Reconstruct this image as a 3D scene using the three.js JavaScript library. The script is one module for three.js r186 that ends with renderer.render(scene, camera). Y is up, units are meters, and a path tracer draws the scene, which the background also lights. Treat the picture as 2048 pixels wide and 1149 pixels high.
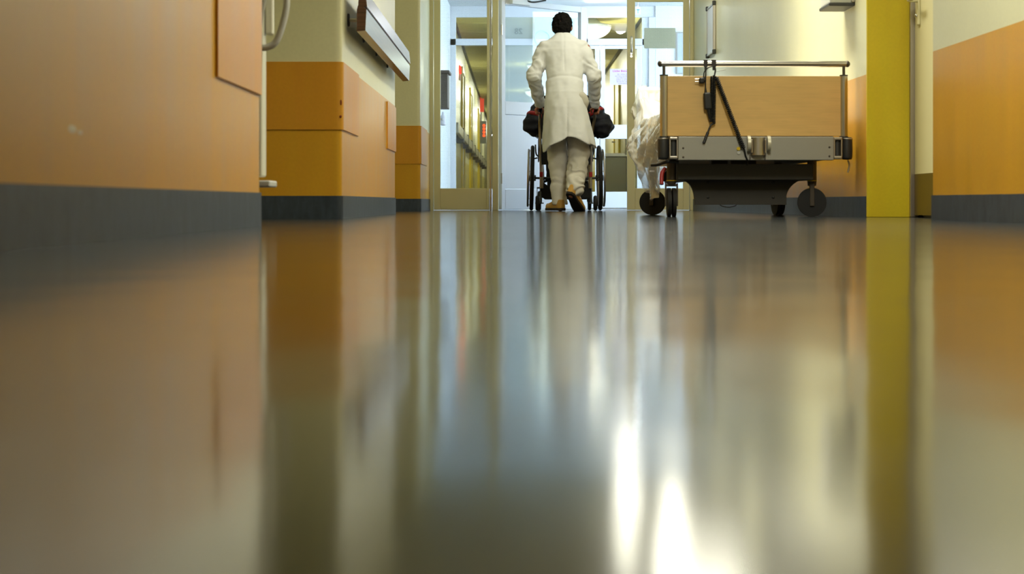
import * as THREE from 'three';
import { RoundedBoxGeometry } from 'three/addons/geometries/RoundedBoxGeometry.js';
import { mergeGeometries } from 'three/addons/utils/BufferGeometryUtils.js';
import { RectAreaLightUniformsLib } from 'three/addons/lights/RectAreaLightUniformsLib.js';
import { createNoise2D, createNoise3D } from 'simplex-noise';

// ---------------------------------------------------------------- camera, sky, exposure
const F = 3600, VX = 1094, VY = 405, EYE = 0.075;          // focal length and horizon of the photograph, in its pixels; lens 7.5 cm above the floor
const scene = new THREE.Scene();
const camera = new THREE.PerspectiveCamera(2 * Math.atan((1149 - VY) / F) * 180 / Math.PI, 2188 / 1488, 0.05, 200);
camera.setViewOffset(2 * VX, 2 * (1149 - VY), 0, 1149 - 2 * VY, 2048, 1149);
camera.position.set(0, EYE, 0);
camera.focus = 13;
camera.userData.fStop = 5;
scene.add(camera);
const renderer = new THREE.WebGLRenderer({ antialias: true });
renderer.toneMapping = THREE.LinearToneMapping;
renderer.toneMappingExposure = 0.49;
renderer.shadowMap.enabled = true;
RectAreaLightUniformsLib.init();
scene.background = new THREE.Color(0.72, 0.86, 1.0).multiplyScalar(28);   // overcast sky, seen only through the vestibule window
const BOWL_CD = 4.5, FAR_CD = 18, PANEL = 84, LAMP_COLOR = new THREE.Color(1.0, 0.975, 0.8);

// ---------------------------------------------------------------- helpers
function rng(seed) { let a = seed >>> 0; return () => { a = (a + 0x6d2b79f5) | 0; let t = Math.imul(a ^ (a >>> 15), 1 | a); t = (t + Math.imul(t ^ (t >>> 7), 61 | t)) ^ t; return ((t ^ (t >>> 14)) >>> 0) / 4294967296; }; }
const n2 = createNoise2D(rng(7)), n3 = createNoise3D(rng(11));
const V = (x, y, z) => new THREE.Vector3(x, y, z);
const lerp = (a, b, t) => a + (b - a) * t, clamp = (x, a, b) => Math.min(b, Math.max(a, x)), sstep = (a, b, x) => { const t = clamp((x - a) / (b - a), 0, 1); return t * t * (3 - 2 * t); };
const at = (px, py, d) => V((px - VX) * d / F, EYE + (VY - py) * d / F, -d);   // the point at depth d that the photograph shows at px, py
const counts = {};
function numbered(name) { const k = counts[name] = (counts[name] ?? -1) + 1; return k ? name + '_' + String(k).padStart(3, '0') : name; }
function tag(o, label, category, group, kind) { if (label) o.userData.label = label; if (category) o.userData.category = category; if (group) o.userData.group = group; if (kind) o.userData.kind = kind; return o; }
function uvMetres(g) {
  if (g.index) g = g.toNonIndexed();
  const p = g.attributes.position, n = g.attributes.normal, uv = new Float32Array(p.count * 2);
  for (let i = 0; i < p.count; i++) {
    const ax = Math.abs(n.getX(i)), ay = Math.abs(n.getY(i)), az = Math.abs(n.getZ(i));
    if (ay > ax && ay > az) { uv[2 * i] = p.getX(i); uv[2 * i + 1] = -p.getZ(i); }
    else if (ax > az) { uv[2 * i] = -p.getZ(i); uv[2 * i + 1] = p.getY(i); }
    else { uv[2 * i] = p.getX(i); uv[2 * i + 1] = p.getY(i); }
  }
  g.setAttribute('uv', new THREE.BufferAttribute(uv, 2));
  return g;
}
function norm(g) { if (g.index) g = g.toNonIndexed(); if (!g.attributes.uv) g.setAttribute('uv', new THREE.BufferAttribute(new Float32Array(g.attributes.position.count * 2), 2)); for (const k of Object.keys(g.attributes)) if (!['position', 'normal', 'uv'].includes(k)) g.deleteAttribute(k); g.clearGroups?.(); return g; }
const merge = (list) => list.length === 1 ? list[0] : mergeGeometries(list.map(norm));
function mesh(name, geo, mat, parent) {
  const m = new THREE.Mesh(Array.isArray(geo) ? merge(geo) : geo, mat);
  m.name = parent ? name : numbered(name); m.castShadow = m.receiveShadow = true;
  (parent ?? scene).add(m); return m;
}
function thing(name, label, category, pos = [0, 0, 0], turn = 0, group) {
  const o = new THREE.Group(); o.name = numbered(name); o.position.set(...pos); o.rotation.y = turn; scene.add(o);
  return tag(o, label, category, group);
}
function box(x0, y0, z0, x1, y1, z1, r = 0) {
  const w = Math.abs(x1 - x0), h = Math.abs(y1 - y0), d = Math.abs(z1 - z0);
  const g = r ? new RoundedBoxGeometry(w, h, d, 2, Math.min(r, w / 2.01, h / 2.01, d / 2.01)) : new THREE.BoxGeometry(w, h, d);
  g.translate((x0 + x1) / 2, (y0 + y1) / 2, (z0 + z1) / 2); return uvMetres(g);
}
function cyl(a, b, r0, r1 = r0, seg = 20, open = false) {
  const dir = b.clone().sub(a), L = dir.length(), g = new THREE.CylinderGeometry(r1, r0, L, seg, 1, open);
  g.applyQuaternion(new THREE.Quaternion().setFromUnitVectors(V(0, 1, 0), dir.normalize())); g.translate((a.x + b.x) / 2, (a.y + b.y) / 2, (a.z + b.z) / 2); return g;
}
function tube(pts, r, seg = 40, rs = 10, tension = 0.5) { return new THREE.TubeGeometry(new THREE.CatmullRomCurve3(pts.map((p) => p.isVector3 ? p : V(...p)), false, 'catmullrom', tension), seg, r, rs, false); }
function ball(c, r, sx = 1, sy = 1, sz = 1, seg = 20) { const g = new THREE.SphereGeometry(r, seg, Math.round(seg * 0.7)); g.scale(sx, sy, sz); g.translate(c.x, c.y, c.z); return g; }
function torus(c, R, r, axis = 'x', seg = 56, rs = 10) { const g = new THREE.TorusGeometry(R, r, rs, seg); if (axis === 'x') g.rotateY(Math.PI / 2); if (axis === 'y') g.rotateX(Math.PI / 2); g.translate(c.x, c.y, c.z); return g; }
function lathe(pts, seg = 32) { return new THREE.LatheGeometry(pts.map((p) => new THREE.Vector2(...p)), seg); }
// a floor plan of corners [x, depth, radius] raised from y0 to y1
function plan(pts, y0, y1) {
  const s = new THREE.Shape(), n = pts.length;
  pts.forEach(([x, d, r = 0], i) => {
    const p = new THREE.Vector2(x, d);
    if (r) {
      const a = new THREE.Vector2(...pts[(i + n - 1) % n]), b = new THREE.Vector2(...pts[(i + 1) % n]);
      const q = p.clone().add(a.sub(p).normalize().multiplyScalar(r)), t = p.clone().add(b.sub(p).normalize().multiplyScalar(r));
      i ? s.lineTo(q.x, q.y) : s.moveTo(q.x, q.y); s.quadraticCurveTo(x, d, t.x, t.y);
    } else i ? s.lineTo(x, d) : s.moveTo(x, d);
  });
  const g = new THREE.ExtrudeGeometry(s, { depth: y1 - y0, bevelEnabled: false, curveSegments: 8 });
  g.rotateX(-Math.PI / 2); g.translate(0, y0, 0); return uvMetres(g);
}
// ---------------------------------------------------------------- textures
function dataTex(w, h, f, srgb) {
  const a = new Uint8Array(w * h * 4);
  for (let y = 0; y < h; y++) for (let x = 0; x < w; x++) { const c = f(x / w, y / h), i = (y * w + x) * 4; for (let k = 0; k < 3; k++) a[i + k] = clamp(Math.round(255 * (Array.isArray(c) ? c[k] : c)), 0, 255); a[i + 3] = 255; }
  const t = new THREE.DataTexture(a, w, h); t.wrapS = t.wrapT = THREE.MirroredRepeatWrapping; t.magFilter = t.minFilter = THREE.LinearFilter; if (srgb) t.colorSpace = THREE.SRGBColorSpace; t.needsUpdate = true; return t;
}
const rep = (t, u, v) => { const c = t.clone(); c.repeat.set(u, v); c.needsUpdate = true; return c; };
const fbm = (x, y, o = 4) => { let s = 0, a = 0.5; for (let i = 0; i < o; i++, x *= 2.03, y *= 2.03, a /= 2) s += a * n2(x, y); return s; };
const streaks = (u, v) => 0.5 * n2(u * 6, v * 1.5) + 0.25 * n2(u * 14 + 9, v * 3) + 0.4 * fbm(u * 4 + 3, v * 3);
const wallColor = dataTex(512, 512, (u, v) => { const s = 0.92 + 0.04 * streaks(u, v) + 0.01 * n2(u * 90, v * 90); return [s, s * (1 + 0.012 * n2(u * 20, v * 2)), s * (1 + 0.05 * streaks(u + 3, v))]; }, true);
const creamColor = dataTex(512, 512, (u, v) => 0.95 + 0.012 * fbm(u * 5, v * 5) + 0.008 * n2(u * 80, v * 80), true);
const wallRough = dataTex(512, 512, (u, v) => 0.85 + 0.12 * streaks(u, v));
const floorColor = dataTex(1024, 1024, (u, v) => { const m = 0.86 + 0.07 * fbm(u * 60, v * 60, 3) + 0.05 * fbm(u * 7, v * 7) + 0.05 * n2(u * 260, v * 260); return [m, m, m * 0.99]; }, true);
const floorRough = dataTex(512, 512, (u, v) => 0.86 + 0.14 * fbm(u * 9, v * 9) + 0.06 * n2(u * 60, v * 60));
const floorBump = dataTex(512, 512, (u, v) => 0.5 + 0.42 * fbm(u * 7 + 5, v * 11, 2));
const maple = dataTex(1024, 512, (u, v) => {
  const g = 0.93 + 0.012 * n2(u * 3, v * 60) + 0.016 * n2(u * 4 + 7, v * 11) + 0.008 * n2(u * 9, v * 150) - 0.05 * Math.max(0, n2(u * 6 + 31, v * 14) - 0.45);
  return [g, g * 0.985, g * 0.96];
}, true);
const darkWood = dataTex(512, 256, (u, v) => { const g = 0.78 + 0.15 * n2(u * 3, v * 40) + 0.08 * n2(u * 8, v * 110); return [g, g * 0.97, g * 0.94]; }, true);
const scuffs = dataTex(512, 512, (u, v) => 0.82 + 0.13 * fbm(u * 9, v * 5) + 0.1 * fbm(u * 30, v * 12, 3) + 0.12 * Math.max(0, n2(u * 14 + 5, v * 40) - 0.55), true);
const clothBump = dataTex(256, 256, (u, v) => 0.5 + 0.5 * n2(u * 9, v * 9));
// ---------------------------------------------------------------- materials
const S = (color, roughness, extra = {}) => new THREE.MeshPhysicalMaterial({ color, roughness, ...extra });
const wallMat = (color, rough = 0.42) => S(color, rough, { map: rep(wallColor, 0.5, 0.5), roughnessMap: rep(wallRough, 0.5, 0.5), specularIntensity: 0.6 });
const M = {
  shade: S('#77756c', 0.7),
  orange: wallMat('#dba128', 0.4), guard: wallMat('#dc9a2b', 0.42), cream: S('#e2deb6', 0.34, { map: rep(creamColor, 0.5, 0.5), specularIntensity: 0.8 }), yellow: wallMat('#e6cb2a', 0.45), base: S('#414b57', 0.45, { map: rep(scuffs, 0.8, 0.8), specularIntensity: 0.7 }),
  ceiling: S('#dedbc8', 0.9), ceilingFar: S('#cfc784', 0.5),
  floor: S('#41474c', 0.125, { specularIntensity: 0.4, map: rep(floorColor, 0.7, 0.7), roughnessMap: rep(floorRough, 0.6, 0.6), bumpMap: rep(floorBump, 0.45, 0.3), bumpScale: 0.001 }),
  olive: S('#d9cf9c', 0.4), white: S('#dfe3ea', 0.4), whiteWall: S('#e2e6ea', 0.55), doorCream: S('#e9e2b4', 0.42), kick: S('#6a5526', 0.4, { metalness: 0.35 }), steel: S('#bdb9b2', 0.28, { metalness: 1 }), steelRough: S('#b4aea4', 0.38, { metalness: 1 }),
  chrome: S('#e6e6e6', 0.12, { metalness: 1 }), darkGrey: S('#3a3b3a', 0.5), black: S('#0d0d0e', 0.5), rubber: S('#151515', 0.7), alu: S('#9c9a92', 0.5, { metalness: 0.35 }),
  maple: S('#e9c27c', 0.4, { map: rep(maple, 1, 1.6), clearcoat: 0.25, clearcoatRoughness: 0.3 }), rail: S('#6f4a3c', 0.28, { map: rep(darkWood, 0.5, 2), clearcoat: 0.6, clearcoatRoughness: 0.25 }),
  glass: S('#f2f8f8', 0.02, { transmission: 1, ior: 1.5 }), frosted: S('#c3d2d6', 0.5, { transmission: 0.45, ior: 1.5 }),
  wire: S('#8d9090', 0.5, { metalness: 0.7 }), coat: S('#f2f3f4', 0.85), trousers: S('#d6d1c6', 0.85),
  skin: S('#b9745a', 0.55), hair: S('#0b0908', 0.9, { specularIntensity: 0.4 }), shoe: S('#c89a4a', 0.55), sole: S('#241d1a', 0.75), navy: S('#10121f', 0.75), red: S('#a3161c', 0.6), darkCloth: S('#0e0e12', 0.85),
  bronze: S('#4a4238', 0.45, { metalness: 0.3 }), under: S('#3a3934', 0.55, { metalness: 0.2 }), cover: S('#2f2c26', 0.6), yellowTrim: S('#d5b400', 0.5), paper: S('#e8e4ea', 0.8), cartCream: S('#d5d2bd', 0.45), cartGrey: S('#c2c2ba', 0.4),
  film: S('#f6f5f1', 0.22, { transmission: 0.58, ior: 1.45, side: THREE.DoubleSide }), mattress: S('#dcd8cc', 0.7), brownBox: S('#4a4038', 0.6),
};
const glowing = (color, k, base = '#ffffff') => S(base, 0.5, { emissive: new THREE.Color(color), emissiveIntensity: k });

// ---------------------------------------------------------------- the room: wall lines as functions of depth
const XL = (d) => -0.945 - 0.0178 * (d - 8.28), XR = (d) => 1.60 - 0.029 * (d - 8.98);
const H = 2.52, DADO = 0.716, SKIRT = 0.105, D1 = 16.9, D2 = 21.8, DEND = 62, BACK = -4;
const OUTL = -1.95, OUTR = 2.5;
tag(mesh('floor', box(OUTL - 1.2, -0.12, -BACK + 0.2, OUTR + 1, 0, -DEND - 0.2), M.floor), 'polished grey linoleum corridor floor with mirror-like sheen', 'floor', null, 'structure');
tag(mesh('ceiling', box(OUTL - 0.2, H, -BACK + 0.2, OUTR + 0.2, H + 0.15, -D1 - 0.02), M.ceiling), 'pale flat ceiling above the corridor', 'ceiling', null, 'structure');
tag(mesh('wall_back', box(OUTL - 0.2, 0, -BACK, OUTR + 0.2, H, -BACK + 0.2), M.cream), 'cream end wall of the corridor opposite the glass doors', 'wall', null, 'structure');
function wallSection(name, pts, side, label) {
  const g = new THREE.Group(); g.name = numbered(name); scene.add(g); tag(g, label, 'wall', null, 'structure');
  tag(mesh('dado', plan(pts, SKIRT, DADO), M.orange, g), 'glossy orange painted lower wall');
  tag(mesh('upper_wall', plan(pts, DADO, H), M.cream, g), 'cream painted upper wall');
  return g;
}
function skirting(name, pts, label) { tag(mesh(name, plan(pts, 0, SKIRT), M.base), label, 'baseboard', null, 'structure'); }
const e = 0.006;
const L1 = [[OUTL, BACK], [XL(BACK), BACK], [XL(5.63), 5.63, 0.02], [OUTL, 5.63]], L2 = [[OUTL, 8.28], [XL(8.28), 8.28, 0.035], [XL(11.98), 11.98, 0.02], [OUTL, 11.98]], L3 = [[OUTL, 15.2], [XL(15.2), 15.2, 0.03], [XL(D1), D1], [OUTL, D1]];
const l1 = wallSection('wall_left', L1, 1, 'orange and cream wall with a pale scuff, in front of the cream trolley');
const l2 = wallSection('wall_left', L2, 1, 'orange and cream wall pier carrying the wooden handrail');
const l3 = wallSection('wall_left', L3, 1, 'narrow orange and cream pier beside the glass partition');
skirting('baseboard_left', [[OUTL, BACK], [XL(BACK) + e, BACK], [XL(5.63) + e, 5.63 + e, 0.02], [OUTL, 5.63 + e]], 'dark slate vinyl skirting below the scuffed orange wall');
skirting('baseboard_left', [[OUTL, 8.28 - e], [XL(8.28) + e, 8.28 - e, 0.035], [XL(11.98) + e, 11.98 + e, 0.02], [OUTL, 11.98 + e]], 'dark slate vinyl skirting around the handrail pier');
skirting('baseboard_left', [[OUTL, 15.2 - e], [XL(15.2) + e, 15.2 - e, 0.03], [XL(D1) + e, D1 - 0.05], [OUTL, D1 - 0.05]], 'dark slate vinyl skirting on the pier beside the glass partition');
const R1 = [[OUTR, BACK], [XR(BACK), BACK], [XR(7.66), 7.66, 0.02], [OUTR, 7.66]], R2 = [[OUTR, 9.0], [XR(9.0), 9.0], [XR(D1), D1], [OUTR, D1]];
R1.reverse(); R2.reverse();
wallSection('wall_right', R1, -1, 'orange and cream wall on the near side of the yellow door reveal');
wallSection('wall_right', R2, -1, 'orange and cream wall behind the hospital bed');
skirting('baseboard_right', [[OUTR, 7.66 + e], [XR(7.66) - e, 7.66 + e, 0.02], [XR(BACK) - e, BACK], [OUTR, BACK]], 'dark slate vinyl skirting on the near side of the yellow door reveal');
skirting('baseboard_right', [[OUTR, D1 - 0.05], [XR(D1) - e, D1 - 0.05], [XR(9.005) - e, 9.005], [OUTR, 9.005]], 'dark slate vinyl skirting behind the hospital bed');
for (const [a, b, n] of [[5.63, 8.28, 'wall_left'], [11.98, 15.2, 'wall_left']]) tag(mesh(n, box(OUTL - 0.2, 0, -a, OUTL + 0.3, H, -b), M.cream), a < 8 ? 'cream back wall of the recess holding the trolley' : 'cream back wall of the recess beyond the handrail pier', 'wall', null, 'structure');
tag(mesh('wall_left', box(OUTL - 0.2, 0, -BACK, OUTL, H, -D1), M.cream), 'outer cream wall closing the recesses', 'wall', null, 'structure');
tag(mesh('wall_right', box(OUTR, 0, -BACK, OUTR + 0.2, H, -D1), M.cream), 'outer cream wall behind the patient room door', 'wall', null, 'structure');

// protective boards wrapped around the pier corners, 7 mm thick
const G0 = 0.41, G1 = 0.722, t = 0.008;
mesh('guard_board', plan([[XL(4.79) - 0.01, 4.79], [XL(4.79) + t, 4.79], [XL(5.63) + t, 5.63 + t, 0.025], [OUTL + 0.4, 5.63 + t], [OUTL + 0.4, 5.625], [XL(5.63) - 0.01, 5.625]], G0, G1), M.guard, l1);
mesh('guard_board', plan([[OUTL + 0.4, 8.28 - t], [XL(8.28) + t, 8.28 - t, 0.04], [XL(9.12) + t, 9.12], [XL(9.12) - 0.01, 9.12], [XL(8.28) - 0.02, 8.30], [OUTL + 0.4, 8.29]], G0, G1), M.guard, l2);
mesh('guard_board', plan([[XL(11.18) - 0.01, 11.18], [XL(11.18) + t, 11.18], [XL(11.98) + t, 11.98 + t, 0.025], [OUTL + 0.4, 11.98 + t], [OUTL + 0.4, 11.97], [XL(11.98) - 0.01, 11.97]], G0, G1 - 0.02), M.guard, l2);
mesh('guard_board', plan([[OUTL + 0.4, 15.2 - t], [XL(15.2) + t, 15.2 - t, 0.035], [XL(16.2) + t, 16.2], [XL(16.2) - 0.01, 16.2], [XL(15.2) - 0.02, 15.22], [OUTL + 0.4, 15.21]], G0 - 0.01, G1), M.guard, l3);

// worn marks: a pale scuff on the near wall, chips on the pier corner
tag(mesh('scuff_mark', [ball(V(XL(3.24), 0.207, -3.24), 0.013, 0.06, 0.55, 2.4, 14), ball(V(XL(3.28), 0.203, -3.3), 0.008, 0.06, 0.5, 2.2, 12)], S('#cfc3a0', 0.6), l1), 'small pale scuff in the orange paint');
for (const [y, hh, dz] of [[0.535, 0.014, 0], [0.47, 0.007, 0.006], [0.462, 0.005, -0.012]]) tag(mesh('paint_chip', ball(V(XL(8.28) - 0.004, y, -8.283 + dz), 0.006, 1, hh / 0.006, 1, 10), S('#8a3f14', 0.8), l2), 'chipped brown spot in the orange paint');

// patient room door in the recess on the right, with its yellow reveal
const DX = 1.83;
tag(mesh('trim_1', box(XR(9.0) - 0.002, 0, -8.985, 1.812, 2.1, -9.01, 0.004), M.yellow), 'broad yellow painted door reveal between the bed and the patient room door', 'door reveal', null, 'structure');
const rv = tag(mesh('wall_right', box(XR(7.66) + 0.02, 2.1, -7.64, OUTR, H, -9.01), M.cream), 'cream lintel above the patient room door', 'wall', null, 'structure');
const d1 = thing('door_1', 'cream patient room door with brown kick plate and lever handle', 'door'); d1.userData.kind = 'structure';
mesh('leaf', box(DX, 0.012, -7.72, DX + 0.05, 2.08, -8.955, 0.004), M.doorCream, d1);
mesh('kick_plate', box(DX - 0.003, 0.012, -7.72, DX + 0.004, 0.215, -8.95), M.kick, d1);
mesh('frame', [box(1.808, 0, -8.958, 1.85, 2.1, -8.99, 0.004), box(1.79, 0, -7.655, 1.85, 2.1, -7.70, 0.004), box(1.80, 2.08, -7.66, 1.85, 2.12, -8.99, 0.004)], M.steelRough, d1);
{
  const hz = -8.84, pl = mesh('handle_plate', box(DX - 0.012, 0.945, hz - 0.02, DX, 1.19, hz + 0.02, 0.006), M.doorCream, d1);
  mesh('lever', tube([[DX - 0.01, 1.068, hz], [DX - 0.035, 1.068, hz], [DX - 0.055, 1.068, hz + 0.012], [DX - 0.058, 1.066, hz + 0.05], [DX - 0.056, 1.064, hz + 0.12]], 0.010, 30), M.doorCream, pl);
  mesh('lock_knob', ball(V(DX - 0.016, 0.993, hz), 0.009), M.chrome, pl);
}
tag(mesh('wall_right', box(DX + 0.05, 0, -7.6, OUTR, H, -9.05), M.whiteWall), 'pale room wall behind the patient room door', 'wall', null, 'structure');

// ---------------------------------------------------------------- handrail on the pier
{
  const z = -10.2, hr = thing('handrail', 'dark wooden handrail board on metal brackets along the orange pier', 'handrail', [XL(8.47), 0, -8.47], 0.0178);
  const Ln = 3.5, s1 = new THREE.Shape();
  s1.moveTo(0.055, 0.882); s1.lineTo(0.092, 0.886); s1.lineTo(0.097, 0.984); s1.lineTo(0.086, 0.992); s1.lineTo(0.086, 1.0); s1.lineTo(0.06, 1.0); s1.lineTo(0.055, 0.98); s1.closePath();
  const s2 = new THREE.Shape(); s2.moveTo(0.062, 1.0); s2.lineTo(0.1, 0.998); s2.lineTo(0.092, 1.075); s2.quadraticCurveTo(0.078, 1.09, 0.064, 1.075); s2.closePath();
  const ex = (s) => { const g = new THREE.ExtrudeGeometry(s, { depth: Ln, bevelEnabled: true, bevelSize: 0.002, bevelThickness: 0.003, bevelSegments: 2 }); g.translate(0, 0, -Ln); return uvMetres(g); };
  mesh('board', ex(s1), M.rail, hr); mesh('top_rail', ex(s2), M.rail, hr);
  mesh('groove', box(0.064, 0.99, -0.01, 0.088, 1.002, -Ln + 0.01), M.black, hr);
  for (const bz of [-0.12, -0.98, -1.85, -2.75]) {
    const b = mesh('bracket', cyl(V(0.0, 0.945, bz), V(0.058, 0.945, bz), 0.008), M.steelRough, hr);
    mesh('wall_plate', cyl(V(0, 0.945, bz), V(0.008, 0.945, bz), 0.032, 0.03, 24), M.darkGrey, b);
  }
}

// ---------------------------------------------------------------- first glass partition (olive frame)
const pbar = (x0, y0, x1, y1, d, th = 0.06, r = 0.004) => { const a = at(x0, y0, d), b = at(x1, y1, d); return box(a.x, a.y, a.z - th / 2, b.x, b.y, b.z + th / 2, r); };
const wires = (x0, y0, x1, y1, d) => { const a = at(x0, y0, d), b = at(x1, y1, d), g = []; for (let x = a.x; x < b.x; x += 0.0125) g.push(new THREE.BoxGeometry(0.0007, a.y - b.y, 0.0007).translate(x, (a.y + b.y) / 2, a.z)); for (let y = b.y; y < a.y; y += 0.0125) g.push(new THREE.BoxGeometry(b.x - a.x, 0.0007, 0.0007).translate((a.x + b.x) / 2, y, a.z)); return g; };
function pane(parent, x0, y0, x1, y1, d, wired, mat = M.glass) {
  const a = at(x0, y0, d), b = at(x1, y1, d), g = new THREE.PlaneGeometry(b.x - a.x, a.y - b.y); g.translate((a.x + b.x) / 2, (a.y + b.y) / 2, a.z);
  const p = mesh('pane', g, mat, parent);
  if (wired) tag(mesh('wire_mesh', wires(x0, y0, x1, y1, d), M.wire, p), 'fine wire grid cast in the glass', null, null, 'stuff');
  return p;
}
const yc = VY + EYE * F / D1, yTop = VY - (H - EYE) * F / D1, y2m = VY - (2.03 - EYE) * F / D1;   // floor, ceiling and 2.03 m at the partition
{
  const p = thing('glass_partition', 'olive framed glass partition with wired side panes across the corridor', 'partition', [0, 0, 0]);
  mesh('jamb', pbar(XL(D1) * F / D1 + VX - 2, yTop, 867, yc, D1, 0.12), M.olive, p);
  mesh('jamb', pbar(1379, yTop, 1388, yc, D1, 0.12), M.olive, p);
  mesh('mullion', pbar(985, yTop, 997, yc, D1, 0.10), M.olive, p);
  mesh('mullion', pbar(1384.5, yTop, 1387, yc, D1 - 0.05, 0.05), M.olive, p);
  mesh('edge_strip', pbar(979.5, y2m, 983.5, yc, D1 - 0.01, 0.03), M.chrome, p);
  mesh('header', pbar(867, y2m - 12, 1379, y2m, D1, 0.10), M.olive, p);
  const ml = [867, 1000, 1254, 1379];
  for (let i = 0; i < 3; i++) pane(p, ml[i], yTop, ml[i + 1], y2m - 12, D1, false);
  const a = thing('partition_leaf', 'fixed wired glass side leaf beside the narrow orange pier', 'door leaf');
  mesh('stile', pbar(868, y2m, 881, yc - 0.8, D1, 0.05), M.olive, a); mesh('stile', pbar(974, y2m, 979, yc - 0.8, D1, 0.05), M.olive, a);
  mesh('bottom_rail', pbar(881, 377, 974, yc - 0.8, D1, 0.048), M.olive, a); mesh('top_rail', pbar(881, y2m, 974, y2m + 10, D1, 0.048), M.olive, a);
  pane(a, 880, y2m + 9, 975, 378, D1, true);
  const b = thing('partition_leaf', 'olive side door leaf with paper sheet on its wired glass, behind the bed', 'door leaf');
  mesh('stile', pbar(1254, y2m, 1270, yc - 0.8, D1, 0.05), M.olive, b); mesh('stile', pbar(1366, y2m, 1378, yc - 0.8, D1, 0.05), M.olive, b);
  mesh('bottom_rail', pbar(1270, 377, 1366, yc - 0.8, D1, 0.048), M.olive, b); mesh('top_rail', pbar(1270, y2m, 1366, 4, D1, 0.048), M.olive, b);
  pane(b, 1269, 3, 1367, 378, D1, true);
  const q = at(1262.5, 92, D1 - 0.03), hn = mesh('handle', tube([[q.x, q.y + 0.09, q.z], [q.x, q.y + 0.08, q.z + 0.035], [q.x, q.y + 0.05, q.z + 0.042], [q.x, q.y - 0.02, q.z + 0.042], [q.x, q.y - 0.05, q.z + 0.03], [q.x, q.y - 0.06, q.z]], 0.009, 30), M.chrome, b);
  mesh('lock_cylinder', [cyl(V(q.x, q.y - 0.098, q.z), V(q.x, q.y - 0.098, q.z + 0.02), 0.011), box(q.x - 0.011, q.y - 0.085, q.z, q.x + 0.011, q.y - 0.055, q.z + 0.012, 0.004)], M.chrome, hn);
  const s = at(1288, 56, D1 + 0.012), s2 = at(1351, 97, D1 + 0.012);
  tag(mesh('paper_sheet', box(s.x, s.y, s.z, s2.x, s2.y, s.z - 0.002), S('#eeefe2', 0.9, { transmission: 0.6 })), 'blank grey-green paper sheet taped to the wired glass behind the bed', 'paper');
}
// white door leaf standing open into the vestibule
{
  const h0 = at(1000, 405, D1 + 0.06), f0 = at(1170.5, 405, 17.79), len = Math.hypot(f0.x - h0.x, f0.z - h0.z), ang = Math.atan2(-(f0.z - h0.z), f0.x - h0.x);
  const g = thing('door_2', 'white glazed door leaf standing open beyond the person in the white coat', 'door', [h0.x, 0, h0.z], ang); g.userData.kind = 'structure';
  const T = 0.022;
  mesh('stile', box(0, 0.008, -T, 0.05, 2.0, T, 0.004), M.white, g); mesh('stile', box(len - 0.085, 0.008, -T, len, 2.0, T, 0.004), M.white, g);
  mesh('top_rail', box(0.05, 1.945, -T, len - 0.085, 2.0, T, 0.004), M.white, g);
  mesh('middle_rail', box(0.05, 0.905, -T, len - 0.085, 1.03, T, 0.004), M.white, g);
  mesh('bottom_rail', box(0.05, 0.008, -T, len - 0.085, 0.2, T, 0.004), M.white, g);
  mesh('lower_panel', box(0.052, 0.205, -T + 0.006, len - 0.087, 0.9, T - 0.006), M.white, g);
  const pg = new THREE.PlaneGeometry(len - 0.135, 0.915); pg.translate((len - 0.035) / 2, 1.4875, 0); mesh('pane', pg, M.glass, g);
  mesh('handle', tube([[len - 0.04, 1.05, T], [len - 0.04, 1.05, T + 0.045], [len - 0.06, 1.05, T + 0.05], [len - 0.16, 1.05, T + 0.05]], 0.009, 24), M.chrome, g);
  mesh('hinge', [cyl(V(0, 0.25, T), V(0, 0.35, T), 0.009), cyl(V(0, 1.65, T), V(0, 1.75, T), 0.009)], M.steel, g);
  const dc = mesh('door_closer', box(0.1, 1.95, T, 0.34, 2.01, T + 0.045, 0.006), M.whiteWall, g);
  mesh('closer_arm', tube([[0.28, 2.0, T + 0.03], [0.36, 1.985, T + 0.06], [0.5, 2.01, T + 0.09]], 0.008, 16), M.darkGrey, dc);
}

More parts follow.
